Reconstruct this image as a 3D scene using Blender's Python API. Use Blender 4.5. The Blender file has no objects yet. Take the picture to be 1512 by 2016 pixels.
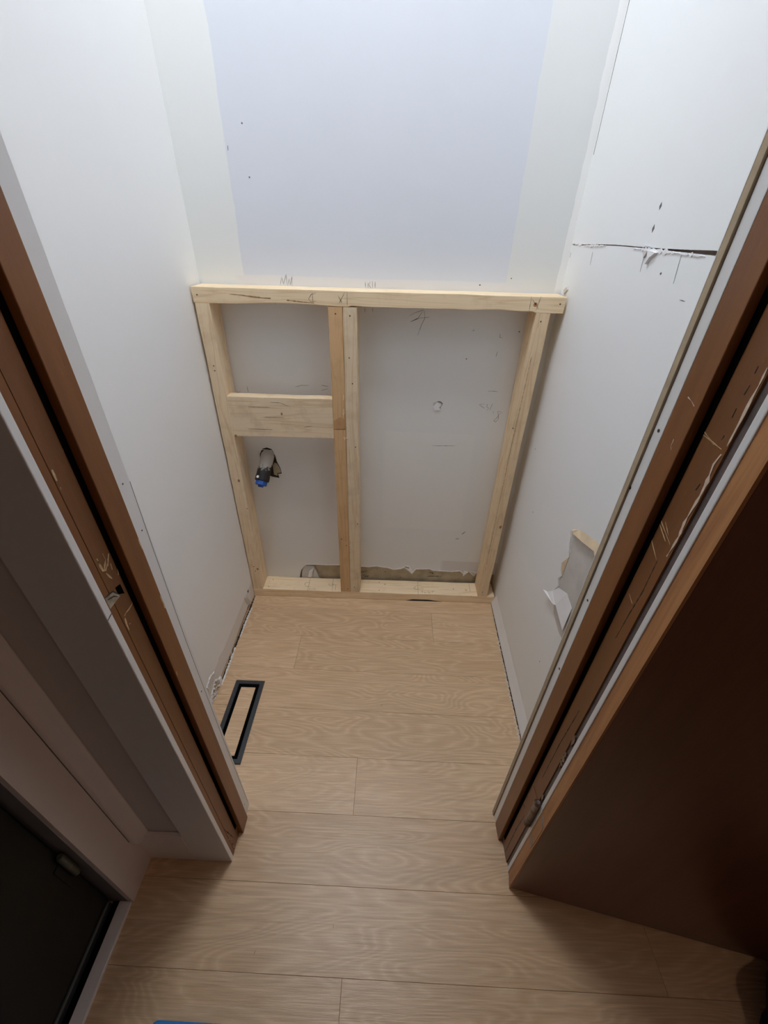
import bpy, bmesh, math, random
from mathutils import Vector, Matrix, noise

# ------------------------------------------------------------ camera, world, exposure
scene = bpy.context.scene
COL = scene.collection
cam_d = bpy.data.cameras.new('camera')
cam_o = bpy.data.objects.new('camera', cam_d)
COL.objects.link(cam_o)
cam_d.sensor_fit = 'HORIZONTAL'
cam_d.sensor_width = 36.0
cam_d.lens = 808.05 / 1512 * 36.0
cam_d.clip_start = 0.01
_p, _r, _y = math.radians(33.9076), math.radians(1.5986), math.radians(-0.5155)
_F = Vector((math.sin(_y)*math.cos(_p), math.cos(_y)*math.cos(_p), -math.sin(_p)))
_R0 = Vector((math.cos(_y), -math.sin(_y), 0))
_U0 = _R0.cross(_F)
_R = _R0*math.cos(_r) + _U0*math.sin(_r)
_U = _U0*math.cos(_r) - _R0*math.sin(_r)
_m = Matrix((( _R.x, _U.x, -_F.x, 0.59883), (_R.y, _U.y, -_F.y, -1.44879), (_R.z, _U.z, -_F.z, 1.40869), (0, 0, 0, 1)))
cam_o.matrix_world = _m
scene.camera = cam_o

scene.view_settings.view_transform = 'Standard'
scene.view_settings.look = 'None'
scene.view_settings.gamma = 1.0
scene.view_settings.use_curve_mapping = False
scene.view_settings.exposure = 1.44
scene.cycles.max_bounces = 16
scene.cycles.diffuse_bounces = 14
scene.cycles.glossy_bounces = 6
world = bpy.data.worlds.new('world')
scene.world = world
world.use_nodes = True
world.node_tree.nodes['Background'].inputs[0].default_value = (0.5, 0.55, 0.6, 1)
world.node_tree.nodes['Background'].inputs[1].default_value = 0.0

CLOSET_LAMP = (0.44, -0.56, 3.035)
CLOSET_POWER = 27.5          # emission strength of the round ceiling lamp
CLOSET_COLOR = (0.93, 0.965, 1.0)
HALL_FILL = (2.05, -2.2, 3.035)  # added fill to lift the hall's ambient light, no source is seen there
HALL_FILL_POWER = 7.0
HALL_FILL_COLOR = (1.0, 0.72, 0.56)

random.seed(7)
# ------------------------------------------------------------ mesh helpers
ORI = {}
def mk(name, verts, faces, mat, parent=None, smooth=False):
    """one mesh object; vertices in world coordinates, origin at the base of its box"""
    vs = [Vector(v) for v in verts]
    lo = [min(v[i] for v in vs) for i in range(3)]
    hi = [max(v[i] for v in vs) for i in range(3)]
    o0 = Vector(((lo[0]+hi[0])/2, (lo[1]+hi[1])/2, lo[2]))
    me = bpy.data.meshes.new(name)
    me.from_pydata([tuple(v-o0) for v in vs], [], faces)
    bm = bmesh.new(); bm.from_mesh(me)
    bmesh.ops.recalc_face_normals(bm, faces=bm.faces)
    bm.to_mesh(me); bm.free()
    if smooth:
        for p in me.polygons: p.use_smooth = True
    ob = bpy.data.objects.new(name, me)
    COL.objects.link(ob)
    if mat is not None: me.materials.append(mat)
    po = Vector((0, 0, 0))
    if parent is not None:
        ob.parent = parent; po = ORI[parent.name]
    ob.location = o0 - po
    ORI[ob.name] = o0
    return ob

def empty(name, loc):
    o = bpy.data.objects.new(name, None)
    COL.objects.link(o); o.location = loc; o.empty_display_size = 0.05
    ORI[o.name] = Vector(loc)
    return o

def tag(o, label, cat, group=None, kind=None):
    o['label'] = label; o['category'] = cat
    if group: o['group'] = group
    if kind: o['kind'] = kind
    return o

def bevel(o, w=0.001, seg=2):
    m = o.modifiers.new('bevel', 'BEVEL'); m.width = w; m.segments = seg; m.limit_method = 'ANGLE'
    m.angle_limit = math.radians(40)
    return o

def box_vf(x0, x1, y0, y1, z0, z1):
    v = [(x0,y0,z0),(x1,y0,z0),(x1,y1,z0),(x0,y1,z0),(x0,y0,z1),(x1,y0,z1),(x1,y1,z1),(x0,y1,z1)]
    f = [(0,3,2,1),(4,5,6,7),(0,1,5,4),(1,2,6,5),(2,3,7,6),(3,0,4,7)]
    return v, f

def box(name, x0, x1, y0, y1, z0, z1, mat, parent=None, bw=0.0):
    v, f = box_vf(min(x0,x1), max(x0,x1), min(y0,y1), max(y0,y1), min(z0,z1), max(z0,z1))
    o = mk(name, v, f, mat, parent)
    if bw: bevel(o, bw)
    return o

def boxes(name, lst, mat, parent=None):
    V, F = [], []
    for b in lst:
        v, f = box_vf(*b); n = len(V); V += v; F += [tuple(i+n for i in q) for q in f]
    return mk(name, V, F, mat, parent)

def hexa(name, low, high, mat, parent=None, bw=0.0):
    """a board whose bottom and top quads are given (for slightly leaning studs)"""
    v = list(low)+list(high)
    f = [(0,3,2,1),(4,5,6,7),(0,1,5,4),(1,2,6,5),(2,3,7,6),(3,0,4,7)]
    o = mk(name, v, f, mat, parent)
    if bw: bevel(o, bw)
    return o

def board_mesh(name, a, b, ex, ey, mat, parent=None, n=24, wane=0.0, seed=0, bw=0.0022, chip=None):
    """sawn board from point a to point b, cross-section spanned by ex and ey, with softly uneven eased edges"""
    a, b, ex, ey = Vector(a), Vector(b), Vector(ex), Vector(ey)
    V, F = [], []
    L = (b-a).length; d = (b-a).normalized()
    X, Y = ex.length, ey.length; ux, uy = ex.normalized(), ey.normalized()
    r = bw
    prof = [(0,r),(r*.3,r*.3),(r,0),(X-r,0),(X-r*.3,r*.3),(X,r),(X,Y-r),(X-r*.3,Y-r*.3),(X-r,Y),(r,Y),(r*.3,Y-r*.3),(0,Y-r)]
    for i in range(n+1):
        t = i/n
        for j, (px, py) in enumerate(prof):
            q = noise.noise(Vector((t*L*9+seed*13.1, j*0.35, seed)))*0.0007
            cx, cy = X/2, Y/2
            s = 1 + q/0.02
            x, y = cx+(px-cx)*s, cy+(py-cy)*s
            if chip: x, y = chip(t, j, x, y, X, Y)
            V.append(a + d*(t*L) + ux*x + uy*y)
    k = len(prof)
    for i in range(n):
        for j in range(k):
            F.append((i*k+j, i*k+(j+1)%k, (i+1)*k+(j+1)%k, (i+1)*k+j))
    F.append(tuple(range(k))); F.append(tuple(n*k+j for j in range(k)))
    return mk(name, V, F, mat, parent)

def strokes(name, lines, width, mat, parent=None, lift=0.0003, plane='y', c=0.0, sign=-1, jitter=0.0, taper=True, fx=None, split=False):
    """pencil strokes, cracks and chips: thin ribbons lying on a surface, with their own small thickness"""
    if split:
        return [strokes(name, [ln], width, mat, parent, lift, plane, c, sign, jitter, taper, fx) for ln in lines]
    V, F = [], []
    for ln in lines:
        pts = [Vector((p[0], p[1])) for p in ln]
        if len(pts) < 2: continue
        # resample
        q = [pts[0]]
        for i in range(len(pts)-1):
            m = max(1, int((pts[i+1]-pts[i]).length/0.006))
            for k in range(1, m+1): q.append(pts[i].lerp(pts[i+1], k/m))
        n = len(q)
        for i, p in enumerate(q):
            t = (q[min(i+1, n-1)]-q[max(i-1, 0)])
            t = t.normalized() if t.length > 1e-9 else Vector((1, 0))
            nn = Vector((-t.y, t.x))
            w = width/2*(1-0.55*abs(2*i/(n-1)-1)**3 if taper else 1)
            w *= 1+jitter*noise.noise(Vector((p.x*170, p.y*170, 3.1)))*2
            base = len(V)
            for s, l in ((-1, 0.0), (1, 0.0), (1, lift), (-1, lift)):
                a = p + nn*w*s
                V.append(to3(plane, c, a.x, a.y, l*sign, fx))
            if i:
                b0 = base-4
                for k in range(4): F.append((b0+k, b0+(k+1)%4, base+(k+1)%4, base+k))
            if i == 0: F.append((base, base+1, base+2, base+3))
            if i == n-1: F.append((base+3, base+2, base+1, base))
    return mk(name, V, F, mat, parent)

def to3(plane, c, a, b, off, fx=None):
    if plane == 'y': return (a, c+off, b)
    if plane == 'x': return ((c if fx is None else fx(a))+off, a, b)
    return (a, b, c+off)

def plate_poly(name, pts, mat, parent, plane, c, off0, off1, fx=None):
    """flat polygon with a thickness, lying on a surface"""
    n = len(pts)
    V = [to3(plane, c, a, b, off0, fx) for a, b in pts]+[to3(plane, c, a, b, off1, fx) for a, b in pts]
    F = [tuple(range(n)), tuple(range(2*n-1, n-1, -1))]+[(i, (i+1) % n, n+(i+1) % n, n+i) for i in range(n)]
    return mk(name, V, F, mat, parent)

def discs(name, pts, r, mat, parent, plane, c, sign=-1, h=0.0004, seg=9, fx=None, ell=1.0):
    V, F = [], []
    for i, (a, b) in enumerate(pts):
        rr = r*(0.85+0.3*random.random()); n = len(V)
        for l in (0.0, h):
            for k in range(seg):
                t = 2*math.pi*k/seg
                V.append(to3(plane, c, a+rr*math.cos(t), b+rr*ell*math.sin(t), l*sign, fx))
        F.append(tuple(n+k for k in range(seg))); F.append(tuple(n+seg+k for k in range(seg-1, -1, -1)))
        for k in range(seg): F.append((n+k, n+(k+1) % seg, n+seg+(k+1) % seg, n+seg+k))
    return mk(name, V, F, mat, parent)

def lathe(name, prof, origin, axis, mat, parent, seg=28, smooth=True):
    """prof: list of (radius, distance along axis)"""
    ax = Vector(axis).normalized(); up = Vector((0, 0, 1)) if abs(ax.z) < 0.9 else Vector((1, 0, 0))
    u = ax.cross(up).normalized(); w = ax.cross(u); O = Vector(origin)
    V, F = [], []
    for r, d in prof:
        for k in range(seg):
            t = 2*math.pi*k/seg
            V.append(O+ax*d+u*(r*math.cos(t))+w*(r*math.sin(t)))
    for i in range(len(prof)-1):
        for k in range(seg): F.append((i*seg+k, i*seg+(k+1) % seg, (i+1)*seg+(k+1) % seg, (i+1)*seg+k))
    F.append(tuple(range(seg))); F.append(tuple((len(prof)-1)*seg+k for k in range(seg)))
    o = mk(name, V, F, mat, parent, smooth=smooth)
    if smooth:
        m = o.modifiers.new('edges', 'EDGE_SPLIT'); m.split_angle = math.radians(40)
    return o

# ------------------------------------------------------------ material helpers
def new_mat(name):
    m = bpy.data.materials.new(name); m.use_nodes = True
    nt = m.node_tree; b = nt.nodes['Principled BSDF']
    return m, nt, b
def N(nt, t, **kw):
    n = nt.nodes.new(t)
    for k, v in kw.items(): setattr(n, k, v)
    return n
def ramp(nt, fac, stops):
    r = N(nt, 'ShaderNodeValToRGB'); e = r.color_ramp.elements
    while len(e) < len(stops): e.new(0.5)
    for el, (p, c) in zip(e, stops):
        el.position = p; el.color = (c[0], c[1], c[2], 1)
    nt.links.new(fac, r.inputs[0]); return r.outputs[0]
def noise_tex(nt, vec, scale, detail=3, rough=0.5, dist=0.0):
    n = N(nt, 'ShaderNodeTexNoise'); n.inputs['Scale'].default_value = scale
    n.inputs['Detail'].default_value = detail; n.inputs['Roughness'].default_value = rough
    n.inputs['Distortion'].default_value = dist
    nt.links.new(vec, n.inputs['Vector']); return n.outputs['Fac']
def mapping(nt, vec, scale, loc=(0,0,0)):
    m = N(nt, 'ShaderNodeMapping'); m.inputs['Scale'].default_value = scale; m.inputs['Location'].default_value = loc
    nt.links.new(vec, m.inputs['Vector']); return m.outputs[0]
def math_n(nt, op, a, b=None, clamp=False):
    m = N(nt, 'ShaderNodeMath', operation=op); m.use_clamp = clamp
    for i, x in enumerate((a, b)):
        if x is None: continue
        if isinstance(x, (int, float)): m.inputs[i].default_value = x
        else: nt.links.new(x, m.inputs[i])
    return m.outputs[0]
def mixc(nt, fac, a, b, blend='MIX'):
    m = N(nt, 'ShaderNodeMix', data_type='RGBA', blend_type=blend)
    ins = [i for i in m.inputs if i.enabled or True]
    def setc(sock, x):
        if isinstance(x, tuple): sock.default_value = (x[0], x[1], x[2], 1)
        else: nt.links.new(x, sock)
    if isinstance(fac, (int, float)): m.inputs[0].default_value = fac
    else: nt.links.new(fac, m.inputs[0])
    setc(m.inputs[6], a); setc(m.inputs[7], b)
    return m.outputs[2]
def bump(nt, b, h, strength, dist=0.001):
    n = N(nt, 'ShaderNodeBump'); n.inputs['Strength'].default_value = strength; n.inputs['Distance'].default_value = dist
    nt.links.new(h, n.inputs['Height']); nt.links.new(n.outputs[0], b.inputs['Normal'])
def tc(nt, which='Object'):
    return N(nt, 'ShaderNodeTexCoord').outputs[which]
def wpos(nt):
    return N(nt, 'ShaderNodeNewGeometry').outputs['Position']
def sep(nt, v):
    s = N(nt, 'ShaderNodeSeparateXYZ'); nt.links.new(v, s.inputs[0]); return s.outputs

def plain(name, col, rough=0.6, metal=0.0, var=0.08, scale=30.0, bmp=0.0, spec=0.5):
    m, nt, b = new_mat(name)
    v = tc(nt)
    f = noise_tex(nt, v, scale, 4)
    c0 = tuple(c*(1-var) for c in col); c1 = tuple(min(1, c*(1+var)) for c in col)
    nt.links.new(ramp(nt, f, [(0.3, c0), (0.7, c1)]), b.inputs['Base Color'])
    b.inputs['Roughness'].default_value = rough; b.inputs['Metallic'].default_value = metal
    b.inputs['Specular IOR Level'].default_value = spec
    if bmp: bump(nt, b, f, bmp)
    return m

def wall_paint(name, base, alt, amount=0.5, bands=None):
    """worn off-white drywall paint: broad patches of compound and fine roller texture.
    bands: list of (axis, lo, hi, colour) zones of bare joint compound with wavy edges"""
    m, nt, b = new_mat(name)
    P = wpos(nt)
    big = noise_tex(nt, P, 2.3, 3, 0.55, 0.4)
    col = ramp(nt, big, [(0.38, base), (0.62, alt)])
    fine = noise_tex(nt, P, 60, 3)
    s = sep(nt, P)
    wob = math_n(nt, 'MULTIPLY', math_n(nt, 'SUBTRACT', noise_tex(nt, mapping(nt, P, (3, 3, 9)), 1.0, 5, 0.6), 0.5), 0.016)
    for (ax, lo, hi, c, ax2, lo2, hi2) in (bands or []):
        v = math_n(nt, 'ADD', s[ax], wob)
        f1 = math_n(nt, 'MULTIPLY', math_n(nt, 'SUBTRACT', v, lo), 400.0, True)
        f2 = math_n(nt, 'MULTIPLY', math_n(nt, 'SUBTRACT', hi, v), 400.0, True)
        f = math_n(nt, 'MULTIPLY', f1, f2)
        v2 = math_n(nt, 'ADD', s[ax2], wob)
        f3 = math_n(nt, 'MULTIPLY', math_n(nt, 'SUBTRACT', v2, lo2), 60.0, True)
        f4 = math_n(nt, 'MULTIPLY', math_n(nt, 'SUBTRACT', hi2, v2), 60.0, True)
        f = math_n(nt, 'MULTIPLY', math_n(nt, 'MULTIPLY', f, f3), f4)
        col = mixc(nt, f, col, c)
    nt.links.new(col, b.inputs['Base Color'])
    b.inputs['Roughness'].default_value = 0.55
    h = math_n(nt, 'ADD', math_n(nt, 'MULTIPLY', fine, 0.25), noise_tex(nt, P, 7, 4, 0.6))
    bump(nt, b, h, 0.18, 0.004)
    return m

def pine(name, axis, tint=(1, 1, 1), dirt=0.0, seed=0.0, dark=0.0):
    m, nt, b = new_mat(name)
    P = wpos(nt)
    sc = [34, 34, 34]; sc[axis] = 1.6
    v = mapping(nt, P, tuple(sc), (seed*3.7, seed*1.9, seed*5.3))
    n1 = noise_tex(nt, v, 1.0, 2, 0.5, 0.6)
    rings = math_n(nt, 'FRACT', math_n(nt, 'MULTIPLY', n1, 6.0))
    a = tuple(x*y for x, y in zip((0.78, 0.60, 0.385), tint)); c = tuple(x*y for x, y in zip((0.90, 0.75, 0.54), tint))
    c1 = ramp(nt, rings, [(0.0, a), (0.25, c), (0.85, c), (1.0, a)])
    sc2 = [160, 160, 160]; sc2[axis] = 5
    n2 = noise_tex(nt, mapping(nt, P, tuple(sc2)), 1.0, 3)
    c2 = mixc(nt, math_n(nt, 'MULTIPLY', n2, 0.35), c1, tuple(x*0.8 for x in a))
    sm = noise_tex(nt, P, 14+seed, 4, 0.6)
    f = math_n(nt, 'MULTIPLY', math_n(nt, 'SUBTRACT', sm, 0.55-0.1*dirt), 1.2+dirt, True)
    c3 = mixc(nt, f, c2, tuple(x*y for x, y in zip((0.58, 0.43, 0.27), tint)))
    nt.links.new(c3, b.inputs['Base Color'])
    b.inputs['Roughness'].default_value = 0.62
    b.inputs['Specular IOR Level'].default_value = 0.3
    bump(nt, b, n2, 0.25, 0.001)
    return m
# ------------------------------------------------------------ measured marks (metres, on their surfaces)
MK_PLATE_FRONT = [[(0.2468, 1.2717), (0.2437, 1.2307)], [(0.4597, 1.2702), (0.4595, 1.2334)], [(0.3673, 1.2643), (0.3531, 1.2604), (0.3441, 1.2477), (0.3496, 1.2414), (0.3658, 1.2418)], [(0.3563, 1.2657), (0.3568, 1.2401)], [(0.4327, 1.2589), (0.444, 1.2395)], [(0.4529, 1.2682), (0.4339, 1.2375)], [(1.0016, 1.2718), (1.0032, 1.2325)], [(1.0297, 1.2725), (1.0227, 1.2349)], [(1.0061, 1.2642), (1.0298, 1.2387)]]
CRACK_PLATE = [[(0.1086, 1.2551), (0.1423, 1.2532), (0.1699, 1.2503), (0.2096, 1.2471), (0.2456, 1.2459), (0.3014, 1.2412), (0.3614, 1.2374)]]
MK_BACK = [[(0.2427, 1.2746), (0.2495, 1.2966), (0.2535, 1.2767), (0.2641, 1.3042), (0.264, 1.277)], [(0.2657, 1.2733), (0.2719, 1.2918), (0.2743, 1.2754), (0.2818, 1.2992), (0.279, 1.2718)], [(0.5078, 1.2904), (0.509, 1.2729)], [(0.5166, 1.287), (0.5166, 1.273)], [(0.5236, 1.2908), (0.5187, 1.2827), (0.5258, 1.2725)], [(0.5298, 1.2928), (0.5308, 1.2727)], [(0.5382, 1.2912), (0.5384, 1.2736)], [(0.5068, 1.2172), (0.5067, 1.2036)], [(0.5317, 1.219), (0.5318, 1.2062)], [(0.0854, 0.9559), (0.0877, 0.9319)], [(0.0467, 0.9403), (0.0481, 0.9292), (0.0601, 0.9344)], [(0.2563, 0.9564), (0.2799, 0.9633), (0.3085, 0.9637)], [(0.3515, 0.9655), (0.3704, 0.9632), (0.3761, 0.9619)], [(0.3504, 0.9473), (0.3747, 0.9538)], [(0.6503, 1.1976), (0.667, 1.2071), (0.6942, 1.2163), (0.6788, 1.1924), (0.6535, 1.1798), (0.6831, 1.1917), (0.7153, 1.1954)], [(0.6965, 1.2145), (0.7004, 1.193), (0.691, 1.1728), (0.6802, 1.1398)], [(0.8565, 1.1591), (0.866, 1.1602)], [(0.8603, 1.1633), (0.8613, 1.156)], [(0.9404, 0.9631), (0.9601, 0.9637), (0.9747, 0.9618)], [(0.9369, 0.9169), (0.9166, 0.9137), (0.9396, 0.8995)], [(0.9409, 0.913), (0.9472, 0.9157), (0.9458, 0.9062), (0.9534, 0.9015), (0.9473, 0.8912)], [(0.9638, 0.9202), (0.9587, 0.8926)], [(0.97, 0.892), (0.9742, 0.882)], [(1.0012, 0.8889), (0.9873, 0.8905), (0.9943, 0.8735), (0.9798, 0.855), (0.9872, 0.8495), (0.9961, 0.8633), (0.9906, 0.8774), (1.0055, 0.8871)], [(0.7612, 0.7471), (0.8508, 0.7501)], [(0.9495, 1.1535), (0.95, 1.1411), (0.959, 1.1401)], [(0.9507, 1.0969), (0.9484, 1.0795)]]
MK_BLOCK = [[(0.1088, 0.9102), (0.1854, 0.9112)], [(0.1877, 0.9288), (0.2198, 0.9279), (0.2485, 0.9166)], [(0.1619, 0.8753), (0.23, 0.8755)], [(0.0956, 0.8293), (0.1817, 0.8292)], [(0.2951, 0.8415), (0.324, 0.846)]]
MK_BOTTOM = [[(0.7566, 0.0023), (0.7543, -0.0906)], [(0.7691, -0.0274), (0.7459, -0.0345), (0.7351, -0.0503), (0.7468, -0.0564), (0.7809, -0.0539)], [(0.7733, -0.0634), (0.7742, -0.0799)], [(0.7681, -0.0711), (0.7801, -0.0689)], [(0.786, -0.0694), (0.7816, -0.0746), (0.7854, -0.0793), (0.7899, -0.0742), (0.786, -0.0694)], [(0.7943, -0.0699), (0.7943, -0.0789)], [(0.8007, -0.0621), (0.8008, -0.0786)], [(0.8046, -0.0743), (0.8108, -0.0707), (0.8062, -0.0685), (0.8045, -0.0768), (0.8127, -0.0772)], [(0.8216, -0.0611), (0.8203, -0.0777)], [(0.8145, -0.0681), (0.8357, -0.0629)], [(0.9993, 0.0011), (0.9973, -0.0928)], [(1.0068, -0.0497), (1.0212, -0.0714)], [(1.0255, -0.0447), (1.006, -0.0745)], [(0.2441, -0.0338), (0.2274, -0.0363), (0.2228, -0.0486), (0.2319, -0.061), (0.2543, -0.0599)], [(0.2429, -0.0007), (0.2442, -0.0919)], [(0.254, -0.0711), (0.249, -0.0745), (0.2555, -0.0797), (0.2506, -0.0838)], [(0.259, -0.074), (0.2606, -0.0833)], [(0.2651, -0.0831), (0.2636, -0.0746), (0.2688, -0.0751), (0.2706, -0.0829)], [(0.2727, -0.0686), (0.2751, -0.0826)], [(0.2792, -0.0738), (0.2749, -0.078), (0.2808, -0.0832)], [(0.3401, -0.0332), (0.3341, -0.0432), (0.3438, -0.0524), (0.3549, -0.0503), (0.3563, -0.0389), (0.3456, -0.0313)], [(0.3522, 0.0021), (0.3573, -0.0865)], [(0.3696, -0.0447), (0.3716, -0.0796)], [(0.3369, -0.0431), (0.3771, -0.046)]]
CRACK_UP = [[(-0.0061, 1.4026), (-0.0933, 1.402), (-0.1767, 1.4037), (-0.3018, 1.4042), (-0.406, 1.4025), (-0.4696, 1.4016), (-0.5259, 1.4009), (-0.6029, 1.401), (-0.6948, 1.4016)]]
CRACK_LO = [[(-0.0087, 1.3994), (-0.0946, 1.4003), (-0.1782, 1.4018), (-0.3031, 1.4025), (-0.407, 1.4012), (-0.4709, 1.4), (-0.5277, 1.3986), (-0.6061, 1.3969), (-0.6949, 1.3946)]]
CRACK_V = [[(0.0124, 1.8744), (0.0104, 1.8316), (0.0123, 1.7915), (0.0079, 1.7185), (0.0009, 1.6497), (-0.0037, 1.606)]]
MK_RIGHT = [[(-0.1752, 1.3873), (-0.1806, 1.3584)], [(-0.4562, 1.3895), (-0.4602, 1.3593)], [(-0.5891, 1.3925), (-0.5964, 1.3497)], [(-0.6347, 1.328), (-0.6509, 1.3276)], [(-0.0074, 1.3811), (-0.009, 1.3685)]]
HOLES_RIGHT = [[(-0.4595, 1.4684), (-0.4594, 1.433), (-0.5431, 1.362), (0.0011, 1.4365)]]
TEAR = [[(-0.5392, 0.758), (-0.5529, 0.7478), (-0.5589, 0.7318), (-0.5687, 0.7144), (-0.5784, 0.697), (-0.5525, 0.653), (-0.5627, 0.6347), (-0.5768, 0.6247), (-0.5625, 0.6021), (-0.5775, 0.588), (-0.5627, 0.5541), (-0.5341, 0.522), (-0.5995, 0.5324), (-0.6157, 0.5471), (-0.6875, 0.527), (-0.6912, 0.8103), (-0.6309, 0.7881), (-0.5727, 0.7728), (-0.5816, 0.7843)]]
TAN = [[(-0.5503, 0.7712), (-0.5813, 0.79), (-0.627, 0.8078), (-0.6878, 0.8256), (-0.6899, 0.8074), (-0.6313, 0.7876), (-0.5704, 0.7701)]]
FLAP = [[(-0.5193, 0.5163), (-0.5376, 0.5255), (-0.56, 0.5502), (-0.5793, 0.5826), (-0.6314, 0.6108), (-0.6786, 0.6025), (-0.6875, 0.527), (-0.6131, 0.5468), (-0.6003, 0.5382)]]
SCR_F = [[(0.0185, 1.0447), (0.0188, 1.0293), (0.0113, 1.2505), (0.423, 1.2097), (0.4665, 1.2053), (0.4615, 1.0824), (0.4702, 1.0004), (0.4769, 0.7718), (1.0175, 1.252), (1.0901, 1.2536), (1.0445, 1.2049), (1.0284, 0.8624), (0.0364, 0.4879), (0.0165, 0.1784), (0.019, 0.152), (0.4796, 0.4301), (0.412, 0.3487), (0.4314, 0.3158), (0.4037, 0.0597), (0.4299, 0.061), (0.4606, 0.0739), (1.0458, 0.0698)]]
KNOT_F = [[(0.0256, 0.6156), (0.0306, 0.1647), (1.0617, 0.4379), (0.0475, 0.8011), (0.2221, 0.8884)]]
SCR_P = [[(0.0686, -0.0235), (0.0601, -0.0709), (0.5726, -0.0181), (0.5744, -0.0705), (0.9208, -0.0455)]]
STAMP = [[(0.4897, 0.0787), (0.4988, 0.0807), (0.5079, 0.0835), (0.4956, 0.0585), (0.5078, 0.0534), (0.5188, 0.053), (0.5608, 0.0997), (0.5997, 0.0853), (0.6736, 0.0528), (0.8033, 0.0889), (0.8213, 0.0898), (0.8283, 0.0795), (0.7993, 0.0651), (0.8717, 0.0685)]]
JOINTS = [[(0.815, -0.1678), (0.8046, -0.2817), (0.2543, -0.3137), (0.2566, -0.431), (0.5272, -0.7956), (0.5312, -0.9461), (0.5287, -1.2699), (0.5308, -1.3282)]]
VENT = [[(0.0511, -0.5279), (0.1565, -0.5289), (0.1613, -0.8227), (0.0501, -0.6968)]]
DAMAGE_BACK_TOP = [[(0.1924, 0.0488), (0.2015, 0.0896), (0.2255, 0.1215), (0.2688, 0.1252), (0.325, 0.1242), (0.3879, 0.127), (0.4836, 0.1226), (0.5233, 0.1218), (0.5562, 0.1276), (0.5893, 0.1221), (0.6158, 0.1189), (0.636, 0.1093), (0.6557, 0.1128), (0.6786, 0.12), (0.6943, 0.1338), (0.711, 0.1302), (0.7266, 0.0912), (0.7415, 0.1167), (0.7744, 0.1182), (0.8072, 0.1214), (0.8212, 0.1115), (0.8676, 0.1109), (0.9075, 0.1083), (0.9497, 0.1147), (0.969, 0.0934), (0.9858, 0.1163), (1.0165, 0.0866), (1.0258, 0.1137)]]
CHIP_L = [[(-1.0352, 1.0397), (-1.0359, 1.0274), (-1.0348, 1.0177), (-1.0307, 1.0151), (-1.0212, 1.0212), (-1.0195, 1.0264)], [(-1.032, 1.0106), (-1.029, 1.0011), (-1.0265, 0.9953)], [(-1.0183, 1.0164), (-1.0198, 1.0064)], [(-1.0094, 1.0086), (-1.0108, 0.996), (-1.014, 0.9907)], [(-1.0083, 0.9367), (-1.0122, 0.9302), (-1.0218, 0.9286), (-1.0298, 0.9293), (-1.0356, 0.9279)], [(-1.0361, 0.9244), (-1.0383, 0.9123), (-1.0387, 0.9004)], [(-1.0338, 0.9085), (-1.0308, 0.9063)], [(-1.0234, 1.0388), (-1.023, 1.0277), (-1.033, 1.0171), (-1.0239, 1.0174), (-1.0139, 1.031)], [(-1.0385, 1.1764), (-1.0391, 1.1618)], [(-1.0386, 1.1533), (-1.0389, 1.1493)], [(-1.0362, 1.0403), (-1.0349, 1.0284)]]
STRIKE = [[(-1.0285, 0.9794), (-1.0179, 0.9764), (-1.0177, 0.9577), (-1.0287, 0.9663)], [(-1.0527, 0.9835), (-1.036, 0.9796), (-1.0287, 0.9663), (-1.0281, 0.962), (-1.0527, 0.9618)]]
CHIP_RS = [[(-0.9715, 1.262), (-0.9805, 1.2597), (-0.987, 1.2567)], [(-0.9787, 1.2124), (-0.9791, 1.2016)], [(-0.9815, 1.1997), (-0.9814, 1.2031)]]
CHIP_RJ = [[(-1.0017, 1.0795), (-1.0269, 1.0638)], [(-0.9972, 1.1086), (-1.0265, 1.0938)], [(-1.0032, 1.1104), (-1.0354, 1.0959)], [(-1.0115, 1.1139), (-1.0264, 1.1033)], [(-1.0105, 0.9851), (-1.0242, 0.9792)], [(-0.9973, 1.235), (-1.0248, 1.2269)], [(-0.9951, 1.2304), (-1.0371, 1.2273)]]
DENT_RJ = [[(-1.0299, 1.2601), (-1.0297, 1.2698)], [(-1.0303, 1.2841), (-1.0314, 1.2943)], [(-1.0299, 1.305), (-1.0297, 1.3122)], [(-1.0313, 1.2352), (-1.0321, 1.2408)], [(-1.0316, 1.1731), (-1.0334, 1.1822)], [(-1.0262, 0.9059), (-1.0282, 0.9617), (-1.0312, 1.0103), (-1.0292, 1.0632)], [(-1.0222, 0.4387), (-1.0226, 0.5887), (-1.028, 0.7123)], [(-1.0245, -0.0114), (-1.0222, 0.1619), (-1.0259, 0.2543)], [(-1.0082, 0.3536), (-1.0188, 0.3456), (-1.0334, 0.3707)], [(-0.9933, 0.3517), (-1.0028, 0.3502)], [(-0.9998, 0.3127), (-1.0107, 0.3098)], [(-0.9921, 0.2564), (-1.0162, 0.2715)]]
CREAM_RJ = [[(-1.0409, 1.3136), (-1.0419, 1.2968), (-1.0415, 1.2832), (-1.0423, 1.2616), (-1.0424, 1.2333)], [(-1.0405, 1.2227), (-1.0376, 1.2094), (-1.041, 1.1905), (-1.0417, 1.1711), (-1.0403, 1.1494), (-1.0398, 1.1316), (-1.0424, 1.1132), (-1.0401, 1.0802)]]
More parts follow.
